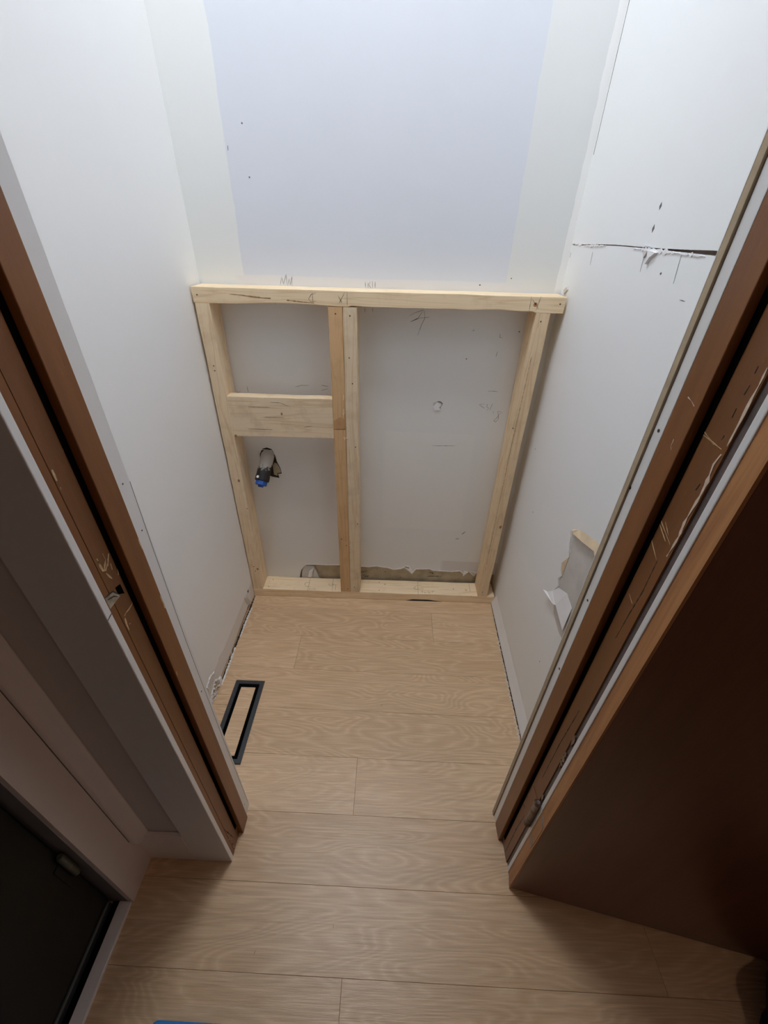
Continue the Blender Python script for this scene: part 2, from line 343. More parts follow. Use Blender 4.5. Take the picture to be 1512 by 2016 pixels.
DMG_L = [[(-0.5546, 0.0462), (-0.552, 0.0125), (-0.5527, -0.0169), (-0.6193, -0.01), (-0.6098, 0.0275), (-0.5827, 0.0444)], [(-0.6163, 0.0958), (-0.5776, 0.0946), (-0.5472, 0.0755), (-0.5501, 0.0543), (-0.5782, 0.0523), (-0.6123, 0.0536), (-0.6187, 0.0818)], [(-0.1506, 0.0908), (-0.1334, 0.0811), (-0.1357, 0.0684), (-0.1488, 0.0777)], [(-0.1943, 0.0906), (-0.1592, 0.0583), (-0.1407, 0.0162), (-0.1635, 0.0168), (-0.1794, 0.0375)], [(-0.5468, 0.0272), (-0.5278, 0.0216), (-0.5289, -0.0148), (-0.5452, 0.0022)]]
# ------------------------------------------------------------ materials
BLUEWALL = (0.70, 0.74, 0.81); OFFW = (0.84, 0.855, 0.865); COMP = (0.80, 0.825, 0.825)
M_back = wall_paint('back_wall_paint', BLUEWALL, (0.715, 0.75, 0.825), bands=[
    (0, -0.05, 0.134, COMP, 2, 1.27, 2.5), (0, 0.94, 1.2, (0.765, 0.79, 0.795), 2, 1.27, 2.5), (0, 1.093, 1.2, (0.90, 0.91, 0.91), 2, 1.27, 2.5),
    (2, 1.24, 1.30, (0.77, 0.78, 0.80), 0, 0.1, 1.0), (2, -0.1, 1.235, (0.78, 0.785, 0.77), 0, -1, 2),
    (2, 0.05, 0.175, (0.68, 0.665, 0.665), 0, 0.85, 1.2),
    (2, 0.35, 0.80, (0.81, 0.805, 0.78), 0, 0.57, 0.93)])
M_left = wall_paint('left_wall_paint', OFFW, (0.85, 0.865, 0.87), bands=[
    (2, -0.1, 0.085, (0.76, 0.74, 0.72), 1, -0.95, 0.1)])
M_right = wall_paint('right_wall_paint', (0.85, 0.865, 0.885), (0.84, 0.87, 0.875), bands=[
    (2, -0.1, 0.062, (0.92, 0.92, 0.92), 1, -0.95, 0.1)])
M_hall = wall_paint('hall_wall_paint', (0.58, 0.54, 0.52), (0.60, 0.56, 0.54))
M_ceil = wall_paint('ceiling_paint', (0.80, 0.80, 0.80), (0.78, 0.78, 0.78))
M_white = plain('white_trim_paint', (0.80, 0.80, 0.80), 0.35, var=0.02, scale=8, bmp=0.02)
M_hwhite = plain('hall_trim_paint', (0.82, 0.76, 0.74), 0.4, var=0.03, scale=8, bmp=0.02)
M_edge = plain('gypsum_edge', (0.42, 0.37, 0.30), 0.9, bmp=0.3)
M_mdf = plain('raw_fibreboard_edge', (0.47, 0.37, 0.25), 0.85, var=0.08, scale=80, bmp=0.2)
M_sheath = plain('exposed_sheathing', (0.50, 0.44, 0.32), 0.9, var=0.18, scale=25, bmp=0.4)
M_pencil = plain('pencil_graphite', (0.13, 0.125, 0.12), 0.6, var=0.3, scale=90)
M_ink = plain('stamp_ink', (0.05, 0.045, 0.04), 0.7, var=0.3)
M_dark = plain('dark_gap', (0.03, 0.025, 0.02), 0.9)
M_gapbrown = plain('stud_seen_through_crack', (0.50, 0.36, 0.28), 0.9, bmp=0.3)
M_torn = plain('torn_wall_paper', (0.60, 0.575, 0.55), 0.85, var=0.10, scale=14, bmp=0.25)
M_flap = plain('peeled_white_paper', (0.85, 0.85, 0.87), 0.6, var=0.03, scale=20)
M_kraft = plain('kraft_paper_edge', (0.66, 0.52, 0.35), 0.8, var=0.08, scale=40, bmp=0.1)
M_plaster = plain('crumbled_plaster', (0.75, 0.73, 0.71), 0.9, var=0.18, scale=120, bmp=0.7)
M_screw = plain('screw_head_steel', (0.10, 0.085, 0.065), 0.45, metal=0.6, var=0.3, scale=300)
M_knot = plain('pine_knot', (0.33, 0.19, 0.09), 0.6, var=0.35, scale=160)
M_splint = plain('splintered_pine', (0.80, 0.66, 0.44), 0.8)
M_blackv = plain('black_powder_coat', (0.034, 0.040, 0.048), 0.42, var=0.1, scale=200, bmp=0.1)
M_wellshade = plain('throat_and_shade_black', (0.004, 0.004, 0.004), 0.9, spec=0.0)  # vent throat and latch hole, also strips that stand for shade
M_abs = plain('black_plastic_pipe', (0.018, 0.016, 0.017), 0.35, var=0.3, scale=60)
M_blue = plain('blue_plug_plastic', (0.02, 0.10, 0.42), 0.35, var=0.25, scale=60)
M_bluebox = plain('blue_plastic', (0.02, 0.26, 0.72), 0.4, var=0.05)
M_navy = plain('dark_navy_cloth', (0.012, 0.013, 0.030), 0.9, var=0.3, scale=90, bmp=0.4)
M_steel = plain('tarnished_steel', (0.42, 0.40, 0.36), 0.38, metal=0.9, var=0.4, scale=70, bmp=0.2)
M_hinge = plain('painted_over_hinge', (0.16, 0.11, 0.085), 0.28, metal=0.6, var=0.4, scale=90, bmp=0.3)
M_bare = plain('bare_wood_scrape', (0.62, 0.43, 0.24), 0.8, var=0.3, scale=90)
M_cream = plain('cream_old_paint', (0.72, 0.58, 0.46), 0.7, var=0.15, scale=60)
M_greydoor = plain('black_door_paint', (0.0035, 0.0055, 0.0050), 0.45, var=0.15, scale=12, spec=0.25)
M_taupe = plain('gap_shade_taupe', (0.11, 0.085, 0.08), 0.5, var=0.25, scale=60, bmp=0.3)  # the gap's shade beside the right jamb is put into this dark colour
M_shade = plain('lamp_metal_rim', (0.8, 0.8, 0.8), 0.4)

def brown_paint(name, base, worn, amt):
    m, nt, b = new_mat(name)
    P = wpos(nt)
    n = noise_tex(nt, mapping(nt, P, (22, 22, 2.2)), 1.0, 4, 0.6)
    c = ramp(nt, n, [(0.35, tuple(x*0.86 for x in base)), (0.65, tuple(x*1.12 for x in base))])
    s = noise_tex(nt, mapping(nt, P, (60, 60, 18)), 1.0, 6, 0.75)
    f = math_n(nt, 'MULTIPLY', math_n(nt, 'SUBTRACT', s, 0.70-amt*0.1), 14.0, True)
    c = mixc(nt, math_n(nt, 'MULTIPLY', f, amt), c, worn)
    nt.links.new(c, b.inputs['Base Color'])
    b.inputs['Roughness'].default_value = 0.42
    bump(nt, b, math_n(nt, 'ADD', s, n), 0.25, 0.002)
    return m
M_brown = brown_paint('brown_jamb_paint', (0.21, 0.078, 0.019), (0.42, 0.25, 0.13), 0.5)
M_brown2 = brown_paint('brown_stop_paint', (0.23, 0.086, 0.021), (0.42, 0.25, 0.13), 0.2)
M_doorface = brown_paint('mahogany_door_face', (0.15, 0.060, 0.036), (0.20, 0.09, 0.06), 0.2)
M_doorface.node_tree.nodes['Principled BSDF'].inputs['Roughness'].default_value = 0.28
def door_edge_mat():
    m, nt, b = new_mat('worn_orange_door_edge')
    P = wpos(nt)
    n = noise_tex(nt, mapping(nt, P, (50, 50, 3.0)), 1.0, 4, 0.6, 0.5)
    c = ramp(nt, n, [(0.3, (0.27, 0.10, 0.035)), (0.55, (0.42, 0.19, 0.07)), (0.75, (0.50, 0.25, 0.10))])
    nt.links.new(c, b.inputs['Base Color']); b.inputs['Roughness'].default_value = 0.5
    bump(nt, b, n, 0.2, 0.001)
    return m
M_dooredge = door_edge_mat()

def floor_mat():
    m, nt, b = new_mat('oak_vinyl_plank')
    at = N(nt, 'ShaderNodeAttribute'); at.attribute_name = 'plank'
    off = at.outputs['Vector']; ao = sep(nt, off)
    P = wpos(nt)
    add = N(nt, 'ShaderNodeVectorMath', operation='ADD'); nt.links.new(P, add.inputs[0])
    sc = N(nt, 'ShaderNodeVectorMath', operation='SCALE'); nt.links.new(off, sc.inputs[0]); sc.inputs['Scale'].default_value = 7.0
    nt.links.new(sc.outputs[0], add.inputs[1]); V = add.outputs[0]
    n1 = noise_tex(nt, mapping(nt, V, (2.4, 12.0, 1)), 1.0, 1.5, 0.45, 0.35)
    bands = math_n(nt, 'PINGPONG', math_n(nt, 'MULTIPLY', n1, 19.0), 0.5)
    bands = math_n(nt, 'POWER', math_n(nt, 'MULTIPLY', bands, 2.0), 1.6)
    fine = noise_tex(nt, mapping(nt, V, (9, 240, 1)), 1.0, 4, 0.65)
    mid = noise_tex(nt, mapping(nt, V, (2.5, 42, 1)), 1.0, 3, 0.6)
    c = ramp(nt, ao[0], [(0.0, (0.60, 0.40, 0.235)), (0.5, (0.66, 0.45, 0.27)), (1.0, (0.73, 0.51, 0.315))])
    c = mixc(nt, math_n(nt, 'MULTIPLY', bands, 0.5), c, (0.86, 0.66, 0.44))
    c = mixc(nt, math_n(nt, 'MULTIPLY', math_n(nt, 'SUBTRACT', fine, 0.42), 1.8, True), c, (0.41, 0.265, 0.15))
    c = mixc(nt, math_n(nt, 'MULTIPLY', math_n(nt, 'SUBTRACT', mid, 0.5), 1.3, True), c, (0.50, 0.345, 0.215))
    nt.links.new(c, b.inputs['Base Color'])
    b.inputs['Roughness'].default_value = 0.34
    b.inputs['Specular IOR Level'].default_value = 0.5
    bump(nt, b, math_n(nt, 'ADD', math_n(nt, 'MULTIPLY', fine, 0.8), mid), 0.55, 0.0012)
    return m
M_floor = floor_mat()

def emit(name, col, s):
    m, nt, b = new_mat(name)
    b.inputs['Base Color'].default_value = (0.8, 0.8, 0.8, 1)
    b.inputs['Emission Color'].default_value = (*col, 1); b.inputs['Emission Strength'].default_value = s
    return m

# ------------------------------------------------------------ setting: floor
def rwx(y): return 1.115+0.027*y
LWX = -0.009
def build_floor():
    p0, pw, sl = -0.1479, 0.159, -0.0111
    joints = {-1: [1.6], 0: [0.812, 2.0], 1: [0.255, 1.475], 2: [-0.55, 1.30], 3: [-0.3, 1.23], 4: [0.529, 1.75], 5: [-0.5, 1.42], 6: [1.27, 2.4], 7: [0.531, 1.75]}
    rnd = random.Random(11)
    V, F, A = [], [], []
    g = 0.00022
    tones = {(-1, 0): .75, (0, 0): .25, (0, 1): .75, (1, 0): .7, (1, 1): .3, (2, 1): .4, (3, 1): .85, (4, 0): .95, (4, 1): .6, (5, 1): .15, (6, 0): .45, (7, 0): .5, (7, 1): .45}
    for r in range(-1, 20):
        ya, yb = p0-r*pw, p0-(r+1)*pw
        js = [-0.9 if r > 4 else -0.03] + [j for j in joints.get(r, [rnd.uniform(-0.4, 0.6), rnd.uniform(1.2, 2.2)]) if j > -0.02] + [3.0]
        for i in range(len(js)-1):
            x0, x1 = js[i]+g, js[i+1]-g
            t = tones.get((r, i), rnd.random()); a = (t, rnd.random(), rnd.random())
            n = len(V)
            q = [(x0, yb+g), (x1, yb+g), (x1, ya-g), (x0, ya-g)]
            e = 0.0004
            q2 = [(x0+e, yb+g+e), (x1-e, yb+g+e), (x1-e, ya-g-e), (x0+e, ya-g-e)]
            V += [(x, y+sl*x, -0.006) for x, y in q]+[(x, y+sl*x, -0.0006) for x, y in q]+[(x, y+sl*x, 0.0) for x, y in q2]
            F += [(n+8, n+9, n+10, n+11)]+[(n+4+k, n+4+(k+1) % 4, n+8+(k+1) % 4, n+8+k) for k in range(4)]+[(n+k, n+(k+1) % 4, n+4+(k+1) % 4, n+4+k) for k in range(4)]
            A += [a]*9
    o = mk('floor', V, F, M_floor)
    # mk keeps the order of the faces
    at = o.data.attributes.new('plank', 'FLOAT_VECTOR', 'FACE')
    for i, a in enumerate(A): at.data[i].vector = a
    tag(o, 'light oak wood-look plank floor running through closet and hall', 'floor', kind='structure')
    box('subfloor', -0.9, 3.0, -3.3, 0.3, -0.05, -0.0062, M_dark, o)
build_floor()

# ------------------------------------------------------------ setting: walls
def sheet(name, cols, thick_fn, mat, front, back, zt):
    """drywall sheet standing on a ragged lower edge: cols = [(s, z_low)], front/back map (s, z) to a point"""
    V, F = [], []
    for s, zl in cols:
        V += [front(s, zl), front(s, zt), back(s, zl), back(s, zt)]
    for i in range(len(cols)-1):
        a, b = 4*i, 4*i+4
        F += [(a, b, b+1, a+1), (a+2, a+3, b+3, b+2), (a, a+2, b+2, b)]
    return mk(name, V, F, mat)

def ragged(pts, step=0.006, amp=0.0022, seed=0):
    out = []
    for (a, za), (b, zb) in zip(pts[:-1], pts[1:]):
        m = max(1, int(abs(b-a)/step))
        for k in range(m):
            t = k/m; s = a+(b-a)*t
            out.append((s, max(0.0, za+(zb-za)*t + amp*noise.noise(Vector((s*160, seed, 0.3))))))
    out.append(pts[-1]); return out
top = DAMAGE_BACK_TOP[0]
cols = [(-0.02, 0.012), (0.19, 0.012)] + ragged([(0.1905, 0.012)]+[(max(0.192, a), b) for a, b in top]+[(1.06, 0.105), (1.13, 0.10)])
wb = sheet('wall_back', cols, None, M_back, lambda s, z: (s, 0.0, z), lambda s, z: (s, 0.0127, z), 3.07)
tag(wb, 'pale blue-grey back wall behind the pine stud frame, ragged along its bottom', 'wall', kind='structure')
box('sheathing', -0.02, 1.14, 0.0132, 0.03, 0, 3.07, M_sheath, wb)
strokes('pencil_mark', MK_BACK, 0.0011, M_pencil, wb, plane='y', c=0.0, jitter=0.5, split=True)
strokes('torn_paper_edge', [[(a, b+0.0025) for a, b in top[2:]]], 0.0045, M_flap, wb, plane='y', c=0.0, lift=0.0008, jitter=0.9)
fl = [(0.688, 0.128), (0.703, 0.123), (0.722, 0.115), (0.727, 0.088), (0.716, 0.100)]
plate_poly('torn_paper_strip', fl, M_flap, wb, 'y', 0, -0.0005, -0.0025)
plate_poly('torn_paper_strip', [(0.968, 0.118), (0.988, 0.112), (0.970, 0.093), (0.966, 0.086)], M_flap, wb, 'y', 0, -0.0005, -0.003)
plate_poly('torn_paper_strip', [(1.0, 0.118), (1.03, 0.112), (1.018, 0.086)], M_torn, wb, 'y', 0, -0.0005, -0.003)
# loosened plaster chunk at the left end of the opening
plate_poly('loose_plaster', [(0.198, 0.015), (0.206, 0.085), (0.222, 0.118), (0.262, 0.115), (0.270, 0.09), (0.290, 0.02), (0.26, 0.015)], M_torn, wb, 'y', 0.006, 0.003, -0.0045)
plate_poly('loose_plaster', [(0.232, 0.05), (0.240, 0.085), (0.262, 0.105), (0.255, 0.075), (0.248, 0.05)], M_flap, wb, 'y', 0.0, 0.0, -0.006)
st = []
for i, (x, z) in enumerate(STAMP[0]):
    if i < 6:
        st += [[(x-0.004, z+0.004), (x-0.004, z-0.004), (x+0.003, z-0.003)], [(x-0.002, z+0.003), (x+0.004, z+0.003)]]
    elif i < 9: st += [[(x-0.003, z), (x+0.003, z+0.001)], [(x-0.003, z-0.002), (x+0.003, z-0.001)]]
st += [[STAMP[0][9], STAMP[0][10], STAMP[0][11]], [STAMP[0][12], STAMP[0][13]]]
strokes('grade_stamp', [[(a, b) for a, b in l] for l in st], 0.003, M_ink, wb, plane='y', c=0.0131, jitter=0.8)
# knocked hole with torn paper in the middle of the right bay
hx, hz = 0.768, 0.905
pts = [(hx+0.0155*math.cos(t)*(1+0.2*math.sin(3*t)), hz+0.0175*math.sin(t)*(1+0.15*math.cos(2*t))) for t in [i*math.pi/7 for i in range(14)]]
plate_poly('hole_patch', pts, M_torn, wb, 'y', 0, 0, -0.0006)
strokes('hole_patch', [pts[0:5]], 0.0030, M_pencil, wb, plane='y', c=-0.0006, jitter=0.5)
plate_poly('torn_paper_strip', [(hx-0.015, hz-0.004), (hx-0.003, hz+0.011), (hx+0.012, hz+0.004), (hx+0.006, hz-0.006), (hx+0.012, hz-0.015), (hx-0.010, hz-0.016)], M_flap, wb, 'y', 0, -0.0006, -0.004)
strokes('scuffs', [[(0.93, 0.33), (0.943, 0.345)], [(0.905, 0.304), (0.921, 0.305)], [(0.14, 1.60), (0.139, 1.59)]], 0.003, M_pencil, wb, plane='y', c=0.0)
discs('nail_dents', [(0.186, 1.645), (0.188, 1.535), (0.862, 1.29), (0.955, 1.31), (1.01, 1.16), (0.85, 1.07)], 0.0022, M_pencil, wb, 'y', 0.0)

# left wall: one plane through closet and hall
cl = ragged([(-3.3, 0.0), (-0.66, 0.0), (-0.632, 0.0), (-0.56, 0.004), (-0.53, 0.012), (-0.40, 0.010), (-0.27, 0.016), (-0.20, 0.018), (-0.155, 0.022), (-0.150, 0.006), (-0.10, 0.004), (0.02, 0.004)], step=0.012, amp=0.002, seed=4)
wl = sheet('wall_left', [c for c in cl if c[0] >= -1.153], None, M_left, lambda s, z: (LWX, s, z), lambda s, z: (LWX-0.10, s, z), 3.07)
tag(wl, 'off-white left wall of the closet with chipped plaster along the floor', 'wall', kind='structure')
for poly, (mm, n0, n1) in zip(DMG_L, [(M_sheath, 0.0, 0.0006), (M_plaster, 0.0, 0.0022), (M_pencil, 0, 0.0008), (M_torn, 0, 0.0012), (M_flap, 0, 0.006)]):
    pp = [(a, max(0.001, b)) for a, b in poly]
    plate_poly('chipped_plaster', pp, mm, wl, 'x', LWX, n0, n1)
rr = random.Random(3)
def crumbs(name, region, n, mat, parent, s0=0.001, s1=0.004):
    V, F = [], []
    for i in range(n):
        x, y, z = region(rr); s = rr.uniform(s0, s1); b = len(V)
        for dx, dy, dz in ((-1, -1, 0), (1, -1, 0), (1, 1, 0), (-1, 1, 0), (0.2, 0.1, 1)):
            V.append((x+dx*s*rr.uniform(.4, 1), y+dy*s*rr.uniform(.4, 1.3), z+dz*s*rr.uniform(.5, 1.2)))
        F += [(b, b+3, b+2, b+1), (b, b+1, b+4), (b+1, b+2, b+4), (b+2, b+3, b+4), (b+3, b, b+4)]
    return mk(name, V, F, mat, parent)
crumbs('plaster_crumb', lambda r: (LWX+0.003+r.random()*0.004, r.uniform(-0.63, -0.54), r.uniform(0.0, 0.075)*(r.random())), 60, M_plaster, wl)
strokes('plaster_ridge', [[(-0.545, 0.03), (-0.57, 0.055), (-0.60, 0.035), (-0.625, 0.0)], [(-0.62, 0.09), (-0.585, 0.10), (-0.55, 0.08)]], 0.006, M_plaster, wl, plane='x', c=LWX, sign=1, lift=0.004, jitter=1.0)
strokes('plaster_ridge', [[(-0.13, 0.085), (-0.146, 0.06), (-0.152, 0.03)], [(-0.135, 0.088), (-0.128, 0.078)]], 0.003, M_plaster, wl, plane='x', c=LWX, sign=1, lift=0.002, jitter=1.0)
strokes('scuffs', [[(-0.22, 0.07), (-0.33, 0.075), (-0.45, 0.07)], [(-0.47, 0.09), (-0.51, 0.085)], [(-0.04, 1.27), (-0.045, 1.25), (-0.05, 1.24)]], 0.0016, M_torn, wl, plane='x', c=LWX, sign=1, jitter=1.0)
mkx = [(-0.565+0.0, 0.0)]
# strip of old liner left on the floor edge, white and ragged
strokes('floor_edge_filler', [[(LWX+0.010, -0.55), (LWX+0.008, -0.42), (LWX+0.006, -0.38)], [(LWX+0.010, -0.33), (LWX+0.009, -0.22), (LWX+0.012, -0.165)]], 0.007, M_plaster, wl, plane='z', c=0.0, sign=1, lift=0.0012, jitter=0.8)

# right wall: upper and lower sheets with an open crack between them, older studs behind
def rsheet(name, lo, hi, parent=None, off=0.0):
    V, F = [], []
    for (s, za), (s2, zb) in zip(lo, hi):
        x = rwx(s)+off
        V += [(x, s, za), (x, s, zb), (x+0.0127, s, za), (x+0.0127, s, zb)]
    for i in range(len(lo)-1):
        a, b = 4*i, 4*i+4
        F += [(a, b, b+1, a+1), (a+2, a+3, b+3, b+2), (a, a+2, b+2, b), (a+1, b+1, b+3, a+3)]
    return mk(name, V, F, M_right, parent)
def interp(pts, s):
    pts = sorted(pts)
    if s <= pts[0][0]: return pts[0][1]
    for (a, za), (b, zb) in zip(pts[:-1], pts[1:]):
        if a <= s <= b: return za+(zb-za)*(s-a)/(b-a)
    return pts[-1][1]
S = [0.02-0.008*i for i in range(0, 122)]
up, lo = CRACK_UP[0]+[(-0.95, 1.4020)], CRACK_LO[0]+[(-0.95, 1.388)]
def jag(s, k): return 0.0007*noise.noise(Vector((s*110, k, 0)))
lowtop = [(s, interp(lo, s)-(0.0003 if s < -0.01 else -0.002)+jag(s, 1)) for s in S]
upbot = [(s, interp(up, s)+(0.0003 if s < -0.01 else -0.002)+jag(s, 2)) for s in S]
wr = rsheet('wall_right', [(s, 0.004) for s in S], lowtop)
tag(wr, 'off-white right wall of the closet with a torn patch and an open horizontal crack', 'wall', kind='structure')
rsheet('upper_drywall_sheet', upbot, [(s, 3.07) for s in S], wr, off=-0.0008)
box('crack_backing', 1.117, 1.20, -0.96, 0.02, 0.0, 3.07, M_gapbrown, wr)
strokes('open_seam', [CRACK_V[0][i] and (min(CRACK_V[0][i][0], 0.0)-0.0055, CRACK_V[0][i][1]) for i in range(6)] and [[(-0.0050, 2.3), (-0.0052, 1.87), (-0.0055, 1.72), (-0.0065, 1.60)]], 0.0022, M_dark, wr, plane='x', c=0, fx=lambda a: rwx(a)-0.0008, sign=-1, taper=False)
strokes('pencil_mark', MK_RIGHT, 0.0014, M_pencil, wr, plane='x', fx=rwx, c=0, sign=-1, split=True)
h = HOLES_RIGHT[0]
for (a, b), w, l in ((h[0], 0.008, 0.009), (h[1], 0.008, 0.010), (h[2], 0.0045, 0.003), (h[3], 0.0015, 0.004)):
    plate_poly('gouge', [(a-w/2, b), (a, b-l*0.7), (a+w/2, b), (a, b+l*0.7)], M_pencil, wr, 'x', 0, 0.0002, -0.0012, fx=rwx)
strokes('torn_paper_edge', [[(s, interp(up, s)+0.0010) for s in (-0.01, -0.04, -0.07, -0.10)], [(s, interp(lo, s)-0.001) for s in (-0.10, -0.18, -0.25)], [(s, interp(up, s)+0.003) for s in (-0.43, -0.45, -0.47)], [(s, interp(lo, s)-0.002) for s in (-0.40, -0.46, -0.56, -0.62, -0.66)]], 0.0028, M_flap, wr, plane='x', fx=rwx, c=0, sign=-1, lift=0.0016, jitter=2.2)
ct0 = [(-0.474, 1.397), (-0.495, 1.396), (-0.507, 1.394), (-0.490, 1.386), (-0.480, 1.374), (-0.481, 1.385)]
plate_poly('torn_paper_strip', ct0, M_flap, wr, 'x', 0, -0.0003, -0.006, fx=rwx)
plate_poly('torn_paper_strip', [(-0.452, 1.396), (-0.470, 1.396), (-0.462, 1.384)], M_torn, wr, 'x', 0, -0.0003, -0.004, fx=rwx)
# corner plaster lump at the plate's right end
plate_poly('chipped_plaster', [(-0.030, 1.286), (-0.050, 1.296), (-0.062, 1.290), (-0.040, 1.276)], M_torn, wr, 'x', 0, -0.0003, -0.004, fx=rwx)
# torn patch: grey torn paper lying back, tan paper roll on top, white peeled flap below
tp = TEAR[0][:11]+[(-0.60, 0.500), (-0.66, 0.488), (-0.70, 0.495), (-0.72, 0.70), (-0.71, 0.80)]+[(-0.66, 0.795), (-0.62, 0.781)]
plate_poly('torn_paper_patch', tp, M_torn, wr, 'x', 0, -0.0002, -0.0010, fx=rwx)
def ribbon3(name, outer, inner, o0, o1, mat, parent, th=0.0006):
    """curled paper: outer line stands off the wall by o1, inner line by o0"""
    V, F = [], []
    n = len(outer)
    for t in (0.0, th):
        for (a, b), (c, d) in zip(outer, inner):
            V.append((rwx(a)-o1-t, a, b)); V.append((rwx(c)-o0-t, c, d))
    m = 2*n
    for i in range(n-1):
        F.append((2*i, 2*i+2, 2*i+3, 2*i+1)); F.append((m+2*i, m+2*i+1, m+2*i+3, m+2*i+2))
        F.append((2*i, m+2*i, m+2*i+2, 2*i+2)); F.append((2*i+1, 2*i+3, m+2*i+3, m+2*i+1))
    F.append((0, 1, m+1, m)); F.append((2*n-2, m+2*n-2, m+2*n-1, 2*n-1))
    return mk(name, V, F, mat, parent)
T = TAN[0]
ribbon3('kraft_paper_roll', [T[0], T[1], T[2], T[3], (-0.70, 0.825)], [(T[6][0]+0.006, T[6][1]+0.004), T[6], T[5], T[4], (-0.70, 0.80)], 0.010, 0.001, M_kraft, wr)
Fp = FLAP[0]
def curled_flap(name, pts, offs, mat, parent, th=0.0006):
    n = len(pts); V, F = [], []
    for t in (0.0, th):
        V += [(rwx(a)-o-t-0.0011, a, b) for (a, b), o in zip(pts, offs)]
    tris = [(0, 1, 8), (1, 2, 8), (2, 7, 8), (2, 3, 7), (3, 4, 7), (4, 6, 7), (4, 5, 6)]
    F += tris+[(c+n, b+n, a+n) for a, b, c in tris]+[(i, (i+1) % n, n+(i+1) % n, n+i) for i in range(n)]
    return mk(name, V, F, mat, parent)
curled_flap('peeled_paper_flap', Fp, [0.012, 0.007, 0.003, 0.0, 0.0, 0.0, 0.008, 0.009, 0.011], M_flap, wr)
plate_poly('torn_paper_strip', TEAR[0][4:8], M_kraft, wr, 'x', 0, -0.001, -0.0022, fx=rwx)
strokes('torn_paper_edge', [TEAR[0][0:5], TEAR[0][5:11]], 0.004, M_torn, wr, plane='x', fx=rwx, c=0, sign=-1, lift=0.0026, jitter=1.0)
discs('nail_dents', [(-0.62, 0.30), (-0.245, 0.62), (-0.115, 0.80), (-0.75, 0.95)], 0.0022, M_pencil, wr, 'x', 0, fx=rwx)
crumbs('plaster_crumb', lambda r: (lambda y: (rwx(y)-0.018-r.random()*0.007, y, 0.0))(r.uniform(-0.72, -0.28)), 90, M_plaster, wr, 0.001, 0.0035)
SV, SF = [], []
ys = [-0.088-0.012*i for i in range(72)]
for i, y in enumerate(ys):
    zt_ = 0.056+0.0025*noise.noise(Vector((y*40, 5, 0)))
    SV += [(rwx(y)-0.0002, y, zt_), (rwx(y)-0.0165, y, 0.006), (rwx(y)-0.0004, y, 0.006)]
for i in range(len(ys)-1):
    a = 3*i; SF += [(a, a+1, a+4, a+3), (a+1, a+2, a+5, a+4)]
SF += [(0, 2, 1), (3*71, 3*71+1, 3*71+2)]
mk('bare_plaster_strip', SV, SF, M_white, wr)
strokes('floor_edge_gap', [[(rwx(-0.09)-0.0165, -0.09), (rwx(-0.4)-0.0165, -0.40), (rwx(-0.66)-0.0170, -0.66), (rwx(-0.92)-0.017, -0.92)]], 0.0035, M_dark, wr, plane='z', c=0.0, sign=1, lift=0.0004, jitter=0.8)
strokes('floor_edge_gap', [[(LWX+0.004, -0.09), (LWX+0.004, -0.3), (LWX+0.004, -0.53)]], 0.008, M_dark, wl, plane='z', c=0.0, sign=1, lift=0.0004, jitter=0.6)

# closet front wall (two stubs and header) and hall-side surroundings
YI, YO, YH = -0.936, -1.054, -1.066        # closet face, hall face, hall casing face
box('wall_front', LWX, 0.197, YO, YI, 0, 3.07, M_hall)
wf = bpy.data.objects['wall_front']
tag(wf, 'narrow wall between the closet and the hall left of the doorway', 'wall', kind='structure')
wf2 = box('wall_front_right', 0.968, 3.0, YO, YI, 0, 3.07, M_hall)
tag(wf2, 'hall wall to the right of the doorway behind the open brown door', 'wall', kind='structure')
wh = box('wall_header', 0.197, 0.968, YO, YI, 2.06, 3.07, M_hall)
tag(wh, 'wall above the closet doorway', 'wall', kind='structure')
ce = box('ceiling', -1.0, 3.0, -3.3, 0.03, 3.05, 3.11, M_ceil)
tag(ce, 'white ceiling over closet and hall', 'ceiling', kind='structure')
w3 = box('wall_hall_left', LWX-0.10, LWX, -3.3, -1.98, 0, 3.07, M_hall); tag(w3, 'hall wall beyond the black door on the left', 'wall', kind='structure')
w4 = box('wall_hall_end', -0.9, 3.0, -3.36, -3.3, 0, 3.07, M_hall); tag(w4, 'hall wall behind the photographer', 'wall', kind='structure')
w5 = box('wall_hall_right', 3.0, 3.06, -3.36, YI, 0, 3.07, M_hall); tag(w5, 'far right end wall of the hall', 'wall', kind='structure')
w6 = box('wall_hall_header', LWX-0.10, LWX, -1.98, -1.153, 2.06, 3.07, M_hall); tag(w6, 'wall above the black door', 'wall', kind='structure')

# hall left: flat casing of the black door, corner moulding and base block
hc = box('trim_1', LWX-0.012, LWX+0.0015, -1.153, YO, 0, 2.12, M_hwhite)
tag(hc, 'flat pinkish-white casing beside the black door', 'trim', kind='structure')
hb = box('baseboard_hall', LWX, 0.116, YH+0.001, YO, 0, 0.158, M_hwhite, bw=0.003)
tag(hb, 'short white baseboard between the black door and the closet doorway', 'baseboard', kind='structure')
